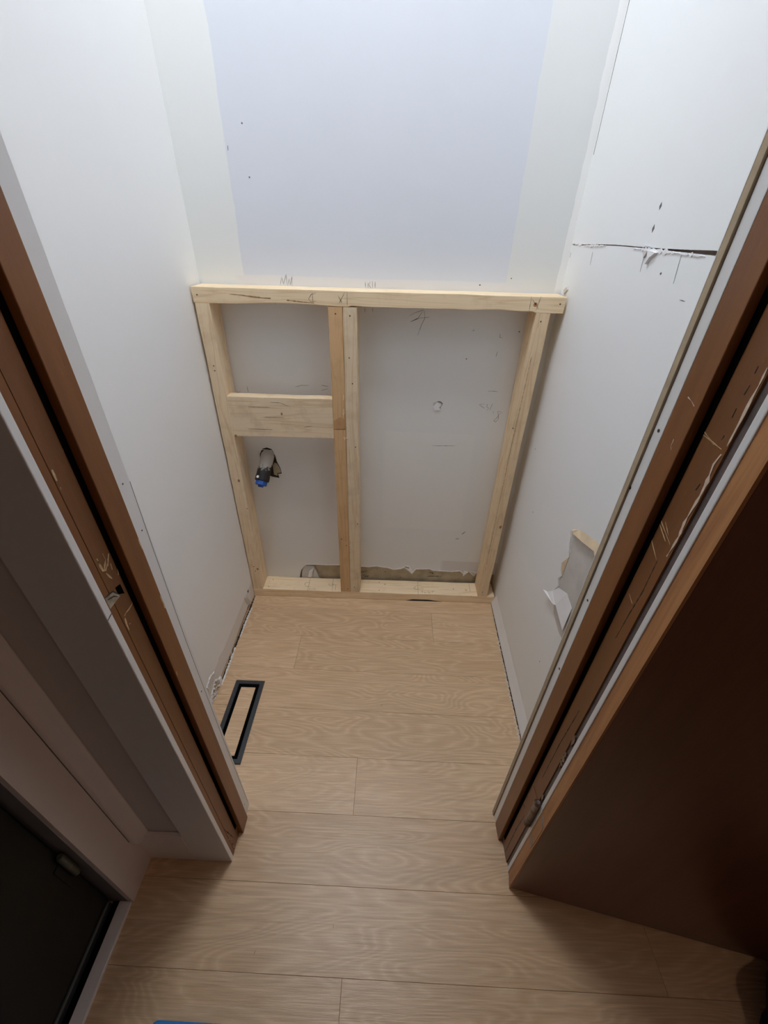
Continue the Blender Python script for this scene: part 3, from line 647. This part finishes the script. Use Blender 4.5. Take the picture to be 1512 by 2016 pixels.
# corner moulding: rounded strip with a rounded lower end
V, F = [], []
prof = [(-0.0085, -1.0790), (0.0010, -1.0790), (0.0045, -1.0780), (0.0110, -1.0735), (0.0175, -1.0680), (0.0235, -1.0620), (0.0270, -1.0570), (0.0270, -1.0545), (-0.0085, -1.0545)]
n = len(prof)
zs = [(0.1185, .55), (0.121, .75), (0.126, .9), (0.134, 0.98), (0.145, 1.0), (2.10, 1.0)]
cx, cy = 0.008, -1.066
strokes('trim_crease', [[(-1.0800, 0.16), (-1.0800, 2.1)]], 0.0016, M_pencil, hc, plane='x', c=-0.0075, sign=1, taper=False)
for z, s in zs:
    for (x, y) in prof: V.append((cx+(x-cx)*s, cy+(y-cy)*s, z+0.012))
for i in range(len(zs)-1):
    for k in range(n): F.append((i*n+k, i*n+(k+1) % n, (i+1)*n+(k+1) % n, (i+1)*n+k))
F += [tuple(range(n)), tuple((len(zs)-1)*n+k for k in range(n))]
cm = mk('trim_2', V, F, M_hwhite)
tag(cm, 'round-ended vertical corner moulding above the short baseboard', 'trim', kind='structure')
hk = box('trim_3', 0.116, 0.2125, YH, YO, 0, 2.13, M_white, bw=0.0015)
tag(hk, 'flat white hall casing along the left side of the closet doorway', 'trim', kind='structure')
strokes('casing_joint', [[(-1.066, 0.952), (-1.060, 0.954), (-1.0545, 0.955)]], 0.0022, M_pencil, hk, plane='x', c=0.2125, sign=1, jitter=1.0)

# black door on the left with its sill strip
M_olive = plain('dull_olive_hinge', (0.10, 0.105, 0.075), 0.4, var=0.3, scale=120)
d2 = empty('door_2', (-0.05, -1.56, 0)); tag(d2, 'black painted door in the left hall wall', 'door', kind='structure')
box('door_panel', -0.088, -0.050, -1.955, -1.160, 0.045, 2.05, M_greydoor, d2, bw=0.002)
box('door_bottom_sweep', -0.080, -0.056, -1.955, -1.160, 0.006, 0.045, M_blackv, d2)
box('door_gap_shade', -0.056, -0.0405, -1.975, -1.1545, 0.0, 0.006, M_wellshade, d2)  # black strip laid in as the shade of the gap before the door
boxes('door_bottom_line', [(-0.052, -0.0465, -1.955, -1.165, 0.045, 0.051)], plain('dark_line_grey', (0.10, 0.105, 0.10), 0.3), d2)  # paler line along the bottom of the door
hg = lathe('hinge', [(0.0055, 0), (0.0075, 0.004), (0.0075, 0.088), (0.0055, 0.094)], (-0.0425, -1.1635, 0.255), (0, 0, 1), M_olive, d2, seg=16)
box('hinge_leaf', -0.0500, -0.0485, -1.185, -1.163, 0.237, 0.327, M_greydoor, hg)
jb = box('trim_4', -0.10, LWX-0.012, -1.1535, -1.140, 0, 2.08, plain('grey_jamb', (0.20, 0.20, 0.21), 0.5)); tag(jb, 'grey jamb edge beside the black door', 'jamb', kind='structure')
sp = box('trim_5', -0.040, LWX-0.0005, -1.98, -1.1535, 0, 0.010, M_hwhite, bw=0.002); tag(sp, 'narrow pinkish-white threshold strip in front of the black door', 'threshold', kind='structure')
jb2 = box('trim_6', LWX-0.012, LWX+0.012, -2.08, -1.98, 0, 2.12, M_hwhite); tag(jb2, 'far casing of the black door', 'trim', kind='structure')

# ------------------------------------------------------------ doorway jambs (brown painted) with stops
lj = box('trim_7', 0.195, 0.2110, -1.0415, -0.960, 0, 2.05, M_brown)
tag(lj, 'scuffed brown left door jamb with the empty latch hole', 'door jamb', kind='structure')
box('jamb_edge_board', 0.195, 0.2118, -1.0540, -1.0432, 0, 2.05, M_brown2, lj, bw=0.0005)
box('jamb_gap', 0.195, 0.2085, -1.0432, -1.0415, 0, 2.05, M_dark, lj)
s1 = box('stop', 0.2112, 0.2235, -1.002, -0.963, 0, 2.05, M_brown2, lj, bw=0.0012)
box('stop_shade_strip', 0.2111, 0.2122, -1.0110, -1.0021, 0.05, 2.05, M_wellshade, lj)  # the stop's shade on the jamb, drawn as a flat black strip
strokes('bare_wood_chip', CHIP_L, 0.0024, M_bare, lj, plane='x', c=0.2110, sign=1, jitter=1.2)
plate_poly('latch_hole', STRIKE[0], M_wellshade, lj, 'x', 0.2110, 0.0, 0.0004)
plate_poly('latch_recess', STRIKE[1], M_steel, lj, 'x', 0.2110, 0.0, 0.0009)
strokes('latch_recess_lip', [[STRIKE[1][0], STRIKE[1][1], STRIKE[1][2]], [(-1.05, 0.977), (-1.038, 0.972), (-1.032, 0.965)]], 0.0022, M_abs, lj, plane='x', c=0.2119, sign=1)
strokes('wood_crack', [[(-0.972, 0.93), (-0.985, 0.965), (-0.995, 0.99)], [(-1.045, 0.16), (-1.035, 0.10), (-1.028, 0.05)], [(-1.050, 0.06), (-1.035, 0.03)]], 0.0018, M_dark, lj, plane='x', c=0.2236 if False else 0.2112, sign=1, jitter=1)
strokes('bare_wood_chip', [[(-1.047, 0.09), (-1.040, 0.075)], [(-1.036, 0.062), (-1.033, 0.055)], [(-0.9985, 0.5), (-0.9995, 0.49)]], 0.003, M_bare, lj, plane='x', c=0.2112, sign=1, jitter=1)
strokes('bare_wood_chip', [[(-0.9660, 0.90), (-0.9655, 0.87)], [(-0.9655, 1.02), (-0.965, 1.0)], [(-0.985, 0.08), (-0.987, 0.07)], [(-0.9985, 0.74), (-1.0000, 0.73)]], 0.0022, M_bare, lj, plane='x', c=0.2235, sign=1, jitter=1)
crumbs('floor_debris', lambda r: (0.213+r.random()*0.006, r.uniform(-1.045, -1.0), r.uniform(0, 0.05)*r.random()), 16, M_bare, lj, 0.0005, 0.0015)
lc = box('trim_8', 0.195, 0.2185, -0.9625, -0.930, 0, 2.10, M_white, bw=0.0012)
tag(lc, 'white casing edge inside the closet on the left of the doorway', 'trim', kind='structure')
strokes('caulk_line', [[(-0.9335, 0.02), (-0.9375, 0.4), (-0.9385, 0.75), (-0.9345, 0.98), (-0.931, 1.1)]], 0.0009, M_pencil, lc, plane='x', c=0.2185, sign=1, lift=0.0002, taper=False)
discs('nail_dents', [(-0.947, 1.105), (-0.944, 1.02), (-0.950, 0.05), (-0.949, 0.60)], 0.0016, M_pencil, lc, 'x', 0.2185, sign=1)

rj = box('trim_9', 0.955, 0.972, -1.0440, -0.960, 0, 2.05, M_brown)
tag(rj, 'scratched brown right door jamb with the hinges of the open door', 'door jamb', kind='structure')
box('stop', 0.943, 0.955, -0.995, -0.9555, 0, 2.05, M_brown2, rj, bw=0.0012)
box('stop_shade_strip', 0.9538, 0.9549, -1.0040, -0.9951, 0.03, 2.05, M_wellshade, rj)  # black strip again stands for the shade beside the stop
strokes('bare_wood_chip', CHIP_RS, 0.0022, M_cream, rj, plane='x', c=0.943, sign=-1, jitter=1)
strokes('scratches', CHIP_RJ, 0.0010, M_bare, rj, plane='x', c=0.955, sign=-1, jitter=1)
strokes('wood_crack', DENT_RJ[:5], 0.0016, M_dark, rj, plane='x', c=0.955, sign=-1, jitter=1)
strokes('wood_crack', [[(a, max(0.01, b)) for a, b in l] for l in DENT_RJ[5:]], 0.0011, M_dark, rj, plane='x', c=0.955, sign=-1, jitter=1)
strokes('cream_paint_edge', CREAM_RJ, 0.0030, M_cream, rj, plane='x', c=0.955, sign=-1, lift=0.0006, jitter=1.0)
box('hinge_side_reveal', 0.9575, 0.9720, -1.0560, -1.0441, 0, 2.05, M_taupe, rj)
strokes('taupe_blob', [[(-1.047, 0.42), (-1.049, 0.40)], [(-1.047, 0.60), (-1.049, 0.55)], [(-1.047, 0.66), (-1.049, 0.63)]], 0.007, M_hinge, rj, plane='x', c=0.9575, sign=-1, lift=0.003, jitter=1)
rc = box('trim_10', 0.9430, 0.972, -0.9550, -0.9365, 0, 2.10, M_white, bw=0.001)
tag(rc, 'white strip between the brown stop and the tan board on the right of the doorway', 'trim', kind='structure')
rt = box('trim_11', 0.9400, 0.972, -0.9360, -0.9255, 0, 2.10, M_mdf, bw=0.0005)
tag(rt, 'raw tan edge board inside the closet on the right of the doorway', 'trim', kind='structure')
strokes('white_arris', [[(-0.9258, 0.01), (-0.9258, 1.0), (-0.9258, 2.1)]], 0.0012, M_white, rt, plane='x', c=0.9400, sign=-1, taper=False)
discs('nail_dents', [(-0.947, 0.905), (-0.946, 1.21), (-0.949, 0.72), (-0.9365, 1.12)], 0.0026, M_ink, rc, 'x', 0.9430, sign=-1)
rh = box('trim_12', 0.9535, 1.06, -1.0665, -1.0562, 0, 2.12, M_white, bw=0.0015)
tag(rh, 'white hall casing edge between the right jamb and the open brown door', 'trim', kind='structure')
hj = box('trim_13', 0.2115, 0.955, -1.054, -0.94, 2.045, 2.06, M_brown); tag(hj, 'brown head jamb over the doorway', 'door jamb', kind='structure')

# ------------------------------------------------------------ open brown door on the right
d1 = empty('door_1', (0.9490, -1.0985, 0.0)); tag(d1, 'dark brown flush door swung fully open against the hall wall, orange worn edge', 'door', kind='structure')
ux, uy = Vector((0.5813, -0.1138, 0)).normalized(), Vector((0.192, 0.981, 0)).normalized()*1.0
O = Vector((0.9490, -1.0985, 0.0))
uy = Vector((0.1921, 0.9814, 0))
def dp(a, b, z): return tuple(O+ux*a+uy*b+Vector((0, 0, z)))
def dbox(name, a0, a1, b0, b1, z0, z1, mat, parent, bw=0):
    v = [dp(a0,b0,z0),dp(a1,b0,z0),dp(a1,b1,z0),dp(a0,b1,z0),dp(a0,b0,z1),dp(a1,b0,z1),dp(a1,b1,z1),dp(a0,b1,z1)]
    f = [(0,3,2,1),(4,5,6,7),(0,1,5,4),(1,2,6,5),(2,3,7,6),(3,0,4,7)]
    o = mk(name, v, f, mat, parent)
    if bw: bevel(o, bw, 3)
    return o
dbox('door_leaf', 0.004, 0.712, 0.0, 0.034, 0.008, 2.035, M_doorface, d1, 0.001)
ed = dbox('door_edge', 0.0, 0.004, 0.0, 0.034, 0.008, 2.035, M_dooredge, d1, 0.0)
ed['label'] = 'worn orange wood edge'
dbox('worn_patch', -0.0006, 0.0, 0.006, 0.027, 0.262, 0.385, plain('rubbed_grey_wood', (0.30, 0.24, 0.19), 0.6, var=0.3, scale=60, bmp=0.4), d1)
V = []
pt = [(-1.0, )]
hb_ = lathe('hinge', [(0.003, -0.006), (0.0080, -0.004), (0.0080, 0.002), (0.0072, 0.003), (0.0072, 0.028), (0.0062, 0.029), (0.0072, 0.030), (0.0072, 0.068), (0.0062, 0.069), (0.0072, 0.070), (0.0072, 0.096), (0.0082, 0.098), (0.0082, 0.106), (0.004, 0.110)], (0.9485, -1.0515, 0.285), (0, 0, 1), M_hinge, d1, seg=18)
box('hinge_leaf', 0.9535, 0.9548, -1.0440, -1.012, 0.285, 0.375, M_brown, hb_)
dbox('hinge_leaf', -0.0008, 0.0, 0.004, 0.034, 0.285, 0.375, M_dooredge, hb_)
dbox('door_scuff', 0.19, 0.215, -0.0004, 0.0, 1.02, 1.026, M_torn, d1)

# ------------------------------------------------------------ pine stud frame
PX = [pine('pine_plate', 0, (1.02, 1.0, 0.95), 0.3, 1.0), pine('pine_bottom_plate', 0, (1.10, 1.08, 1.04), 0.1, 2.0), pine('pine_block', 0, (0.95, 0.94, 0.93), 0.8, 4.0)]
PZ = [pine('pine_stud_a', 2, (0.98, 0.96, 0.94), 0.5, 3.0), pine('pine_stud_tan', 2, (0.80, 0.64, 0.48), 0.4, 5.0), pine('pine_stud_pale', 2, (0.92, 0.92, 0.92), 0.8, 6.0), pine('pine_stud_b', 2, (0.95, 0.90, 0.84), 0.4, 7.0)]
fr = empty('stud_frame', (0.55, -0.0435, 0.0))
tag(fr, 'low pine stud frame of two bays with a blocking board standing against the back wall', 'wall frame')
DP, T, H = 0.0865, 0.0437, 1.2723
YF = -DP
def wane_plate(t, j, x, y, X, Y):
    # wane along the lower front edge of the top plate
    x0 = t*1.105
    if j in (5, 4, 3):   # lower front
        w = 0.0
        if 0.14 < x0 < 0.44: w = 0.006*math.sin((x0-0.14)/0.30*math.pi)
        if 0.50 < x0 < 1.02: w = 0.004+0.003*noise.noise(Vector((x0*14, 0, 0)))
        y += w*(1.0 if j != 3 else 0.2)
    return x, y
tpl = board_mesh('top_plate', (-0.003, YF, H-T), (1.1045, YF, H-T), (0, DP-0.001, 0), (0, 0, T), PX[0], fr, n=110, seed=1,
                 chip=lambda t, j, x, y, X, Y: (x, y+(0.0055*max(0, math.sin((t*1.1-0.13)/0.30*math.pi)) if 0.13 < t*1.1 < 0.43 else (0.003+0.003*noise.noise(Vector((t*14, 0, 0))) if 0.47 < t*1.1 < 1.02 else 0))) if j in (0, 1, 2) else (x, y))
bpl = board_mesh('bottom_plate', (-0.0075, YF, 0.0008), (1.1055, YF, 0.0008), (0, DP-0.001, 0), (0, 0, T-0.0008), PX[1], fr, n=60, seed=2)
def stud(xb, xt, mat, seed, y0=YF, y1=-0.0012, z0=T, z1=H-T, w=T):
    return board_mesh('stud', (xb, y0, z0), (xt, y0, z1), (w, 0, 0), (0, y1-y0, 0), mat, fr, n=40, seed=seed)
s_left = stud(-0.0067, -0.001, PZ[0], 3); s_left['label'] = 'left end stud'
s_tan = stud(0.4419-T, 0.4442-T, PZ[1], 4); s_tan['label'] = 'tan scarred middle stud'
s_pale = stud(0.4424, 0.4450, PZ[2], 5, w=T-0.001); s_pale['label'] = 'pale middle stud'
s_right = stud(1.0715-T, 1.0695-T, PZ[3], 6, y0=YF); s_right['label'] = 'right end stud'
zb, zt = 0.9451-0.144, 0.9451
blk = board_mesh('blocking_board', (0.0405, YF+0.0008, zb), (0.4000, YF+0.0008, zb), (0, 0.0385, 0), (0, 0, zt-zb), PX[2], fr, n=30, seed=7)
# shallow butt line across the tan stud, dark scorched
strokes('saw_line', [[(0.4010, 0.838), (0.4420, 0.839)]], 0.0022, M_knot, s_tan, plane='y', c=YF, jitter=0.8, taper=False)
plate_poly('stained_patch', [(0.4006, 0.840), (0.4436, 0.8405), (0.4436, 0.872), (0.425, 0.884), (0.4008, 0.868)], pine('stained_pine', 2, (0.66, 0.48, 0.33), 0.6, 8.0), s_tan, 'y', YF, 0, -0.0003)
strokes('pencil_mark', MK_PLATE_FRONT, 0.0011, M_pencil, tpl, plane='y', c=YF, jitter=0.5, split=True)
strokes('wood_crack', CRACK_PLATE, 0.0030, M_knot, tpl, plane='y', c=YF, jitter=0.6)
strokes('pencil_mark', MK_BLOCK, 0.0011, M_pencil, blk, plane='y', c=YF+0.0006, jitter=0.5, split=True)
strokes('pencil_mark', MK_BOTTOM, 0.0011, M_pencil, bpl, plane='z', c=T, sign=1, jitter=0.5, split=True)
plate_poly('dark_notch', [(0.70, 0.0), (0.73, 0.009), (0.80, 0.010), (0.84, 0.0045), (0.87, 0.0)], M_dark, bpl, 'y', YF, 0.0, -0.0006)
# fasteners: every one seen in the photo
for (a, b) in SCR_F[0]:
    par = tpl if b > H-T else (s_left if a < 0.06 else (s_tan if 0.39 < a < 0.4425 else (s_pale if a < 0.5 else s_right)))
    lathe('screw', [(0.0021, -0.0006), (0.0023, 0.0), (0.0021, 0.0007), (0.0008, 0.0009)], (a, YF, b), (0, -1, 0), M_screw, par, seg=10)
for (a, b) in KNOT_F[0]:
    par = blk if 0.1 < a < 0.39 else (s_left if a < 0.1 else s_right)
    discs('knot', [(a, b)], 0.0045 if par is not blk else 0.003, M_knot, par, 'y', YF+(0.0006 if par is blk else 0), h=0.0003, seg=14, ell=1.4)
for (a, b) in SCR_P[0]:
    lathe('screw', [(0.0021, -0.0006), (0.0023, 0.0), (0.0020, 0.0007)], (a, b, T), (0, 0, 1), M_screw, bpl, seg=10)
discs('knot', [(0.030, 0.014)], 0.0075, M_knot, bpl, 'y', YF, h=0.0004, seg=14, ell=0.7)
M_pk = plain('pale_knot', (0.70, 0.50, 0.30), 0.6)
for q in ((0.98, -0.050), (0.60, -0.03)): discs('knot', [q], 0.006, M_pk, bpl, 'z', T, sign=1, h=0.0003, seg=14)
discs('knot', [(1.018, H-0.022)], 0.0065, plain('red_knot', (0.50, 0.22, 0.09), 0.6), tpl, 'y', YF, h=0.0003, seg=14)
strokes('splinter', [[(0.4395, 0.965), (0.4400, 0.955), (0.4380, 0.945)], [(0.4360, 0.905), (0.4400, 0.910), (0.4420, 0.898)], [(0.438, 0.915), (0.4365, 0.885)], [(0.436, 0.812), (0.4405, 0.800)], [(0.4425, 0.806), (0.450, 0.805)]], 0.0028, M_splint, s_tan, plane='y', c=YF, lift=0.003, jitter=1, split=True)
strokes('splinter', [[(0.462, 1.196), (0.466, 1.188), (0.463, 1.180)], [(0.469, 1.203), (0.471, 1.198)]], 0.003, M_splint, s_pale, plane='y', c=YF, lift=0.002, jitter=1, split=True)
strokes('wood_crack', [[(0.452, 0.42), (0.449, 0.37), (0.447, 0.32)]], 0.0012, M_knot, s_pale, plane='y', c=YF, jitter=1)
strokes('wood_crack', [[(1.0395, 1.20), (1.0385, 1.0), (1.036, 0.82), (1.036, 0.6), (1.037, 0.35), (1.0385, 0.2)]], 0.0009, M_knot, s_right, plane='y', c=YF, jitter=1, taper=False)

# ------------------------------------------------------------ drain pipe stub with plug
pp = empty('drain_pipe', (0.120, -0.03, 0.60)); tag(pp, 'plaster-smeared black drain pipe with a blue plug poking out of the back wall', 'pipe')
ax = Vector((-0.20, -0.80, -0.95)).normalized()
P0 = Vector((0.1245, -0.004, 0.684))
V, F = [], []
def absmat():
    m, nt, b = new_mat('plaster_smeared_pipe')
    v = wpos(nt); s = sep(nt, v)
    n = noise_tex(nt, v, 75, 5, 0.7)
    f = math_n(nt, 'MULTIPLY', math_n(nt, 'SUBTRACT', math_n(nt, 'ADD', n, math_n(nt, 'MULTIPLY', math_n(nt, 'ADD', s[2], -0.655), 14.0)), 0.50), 9.0, True)
    c = mixc(nt, f, (0.014, 0.012, 0.013), (0.46, 0.44, 0.41))
    nt.links.new(c, b.inputs['Base Color']); b.inputs['Roughness'].default_value = 0.45
    bump(nt, b, n, 0.4, 0.001); return m
pb = lathe('pipe', [(0.004, -0.026), (0.013, -0.023), (0.020, -0.016), (0.0258, -0.004), (0.0262, 0.050), (0.0262, 0.082), (0.0272, 0.083), (0.0272, 0.100), (0.0255, 0.102), (0.0180, 0.102)], P0, ax, absmat(), pp, seg=32)
pg = lathe('plug', [(0.0228, 0.098), (0.0228, 0.117), (0.0210, 0.119), (0.0120, 0.119)], P0, ax, M_blue, pp, seg=8, smooth=False)
pg['label'] = 'bright blue plug'
Pe = P0+ax*0.119
u = ax.cross(Vector((0, 0, 1))).normalized(); w = ax.cross(u).normalized()
def tri(c, a, b, d, t): return [c+u*(sx*a)+w*(sy*b)+ax*k for k in (d, d+t) for sx, sy in ((-1, -1), (1, -1), (1, 1), (-1, 1))]
mk('plug_grip', tri(Pe, 0.009, 0.005, -0.001, 0.008), [(0,1,2,3),(4,7,6,5),(0,4,5,1),(1,5,6,2),(2,6,7,3),(3,7,4,0)], M_blue, pg)
side = (w*-1 if w.z < 0 else w)
dv = P0+ax*0.091+side*0.0270-u*0.006*(1 if u.x > 0 else -1)
lathe('primer_dot', [(0.0052, 0.0), (0.0052, 0.0012), (0.003, 0.0018)], dv, side, M_flap, pp, seg=14)
# ragged hole in the drywall round the pipe
hp = [(0.090, 0.655), (0.094, 0.69), (0.106, 0.712), (0.124, 0.718), (0.142, 0.712), (0.152, 0.690), (0.156, 0.660), (0.166, 0.632), (0.170, 0.606), (0.154, 0.603), (0.158, 0.585), (0.128, 0.590), (0.110, 0.60), (0.096, 0.62)]
plate_poly('pipe_hole', hp, M_dark, wb, 'y', 0.0, -0.0001, -0.0007)
plate_poly('pipe_hole_filler', [(0.146, 0.655), (0.156, 0.650), (0.164, 0.632), (0.168, 0.610), (0.152, 0.607), (0.152, 0.595), (0.138, 0.600), (0.138, 0.64)], M_sheath, wb, 'y', 0.0, -0.0007, -0.0016)
strokes('torn_paper_edge', [[(0.086, 0.70), (0.105, 0.709), (0.14, 0.707), (0.155, 0.685)], [(0.084, 0.70), (0.083, 0.67)], [(0.172, 0.612), (0.171, 0.600), (0.160, 0.602), (0.162, 0.580)], [(0.158, 0.66), (0.170, 0.63)]], 0.0022, M_flap, wb, plane='y', c=0.0, lift=0.002, jitter=1)

# ------------------------------------------------------------ floor vent
vt = empty('floor_vent', (0.1055, -0.676, 0.0)); tag(vt, 'black rectangular floor vent with an oak plank insert by the left wall', 'floor vent')
vx0, vx1, vy0, vy1 = 0.0510, 0.1580, -0.8235, -0.5285
fw = 0.0150
def frame_ring(name, o, i, z0, z1, z2, mat, parent):
    V, F = [], []
    ox0, ox1, oy0, oy1 = o; ix0, ix1, iy0, iy1 = i
    e = 0.003
    rings = [((ox0, ox1, oy0, oy1), z0), ((ox0, ox1, oy0, oy1), z1-0.0012), ((ox0+e, ox1-e, oy0+e, oy1-e), z1), ((ix0-0.001, ix1+0.001, iy0-0.001, iy1+0.001), z1), ((ix0, ix1, iy0, iy1), z1-0.001), ((ix0, ix1, iy0, iy1), z2)]
    for (a, b, c, d), z in rings: V += [(a, c, z), (b, c, z), (b, d, z), (a, d, z)]
    for k in range(len(rings)-1):
        for j in range(4): F.append((4*k+j, 4*k+(j+1) % 4, 4*k+4+(j+1) % 4, 4*k+4+j))
    return mk(name, V, F, mat, parent)
frame_ring('vent_frame', (vx0, vx1, vy0, vy1), (vx0+fw, vx1-fw, vy0+fw, vy1-fw), 0.0, 0.0050, 0.0002, M_blackv, vt)
box('vent_throat', vx0+fw-0.002, vx1-fw+0.002, vy0+fw-0.002, vy1-fw+0.002, 0.0001, 0.0008, M_wellshade, vt)
ins = box('oak_insert', vx0+fw+0.0120, vx1-fw-0.0120, vy0+fw+0.0100, vy1-fw-0.0135, 0.0008, 0.0035, M_floor, vt)
at = ins.data.attributes.new('plank', 'FLOAT_VECTOR', 'FACE')
for i in range(len(ins.data.polygons)): at.data[i].vector = (0.9, 0.3, 0.6)

# ------------------------------------------------------------ things lying in the hall
def slab(name, outline, z0, z1, mat):
    n = len(outline)
    V = [(x, y, z0) for x, y in outline]+[(x, y, z1) for x, y in outline]
    F = [tuple(range(n)), tuple(range(2*n-1, n-1, -1))]+[(i, (i+1) % n, n+(i+1) % n, n+i) for i in range(n)]
    return mk(name, V, F, mat)
ol = []
for cx, cy, a0 in ((0.148, -1.352, 90), (0.148, -1.62, 180), (0.352, -1.62, 270), (0.352, -1.354, 0)):
    for k in range(5):
        t = math.radians(a0+k*22.5); ol.append((cx+0.014*math.cos(t), cy+0.014*math.sin(t)))
bl = slab('blue_tray', ol, 0.0, 0.012, M_bluebox); bevel(bl, 0.003)
tag(bl, 'bright blue rounded plastic piece lying on the hall floor at the bottom edge', 'plastic tray')
# dark bundle by the door
bm = bmesh.new()
bmesh.ops.create_icosphere(bm, subdivisions=4, radius=1.0)
for v in bm.verts:
    d = 1+0.16*noise.noise(v.co*1.7)+0.06*noise.noise(v.co*5)
    v.co = Vector((v.co.x*0.115*d, v.co.y*0.15*d, max(0.0, 0.055+v.co.z*0.075*d)))
    v.co += Vector((1.535, -1.385, 0))
me_v = [tuple(v.co) for v in bm.verts]; me_f = [tuple(x.index for x in f.verts) for f in bm.faces]; bm.free()
nb = mk('dark_bundle', me_v, me_f, M_navy, smooth=True)
tag(nb, 'dark navy cloth bundle on the floor beside the open brown door', 'cloth bundle')
# tiny crumbs on the floor
crumbs_o = crumbs('floor_debris', lambda r: (r.uniform(0.1, 1.0), r.uniform(-1.3, -0.2), 0.0), 26, M_plaster, bpy.data.objects['floor'], 0.0006, 0.0016)
strokes('wood_sliver', [[(0.60, -0.61), (0.605, -0.603)], [(0.78, -0.62), (0.787, -0.619)], [(0.32, -1.235), (0.322, -1.228)], [(0.50, -1.18), (0.501, -1.185)]], 0.002, M_knot, bpy.data.objects['floor'], plane='z', c=0, sign=1, lift=0.001)

# ------------------------------------------------------------ closet lamp and added hall fill light
def lamp(name, loc, r, col, power, label):
    e = empty(name, loc); tag(e, label, 'ceiling light')
    x, y, z = loc
    lathe('lamp_rim', [(r+0.012, 0.015), (r+0.012, 0.004), (r+0.006, -0.004), (r, -0.004), (r, 0.004)], (x, y, z), (0, 0, 1), M_shade, e, seg=40)
    lathe('lamp_diffuser', [(r, 0.0), (r*0.97, -0.003), (r*0.5, -0.0045)], (x, y, z), (0, 0, 1), emit(name+'_glow', col, power), e, seg=40)
lamp('unseen_ceiling_light', CLOSET_LAMP, 0.14, CLOSET_COLOR, CLOSET_POWER, 'round flush ceiling light inside the closet')
lamp('unseen_ceiling_light', HALL_FILL, 0.14, HALL_FILL_COLOR, HALL_FILL_POWER, 'added dim warm fill light over the hall, out of view')
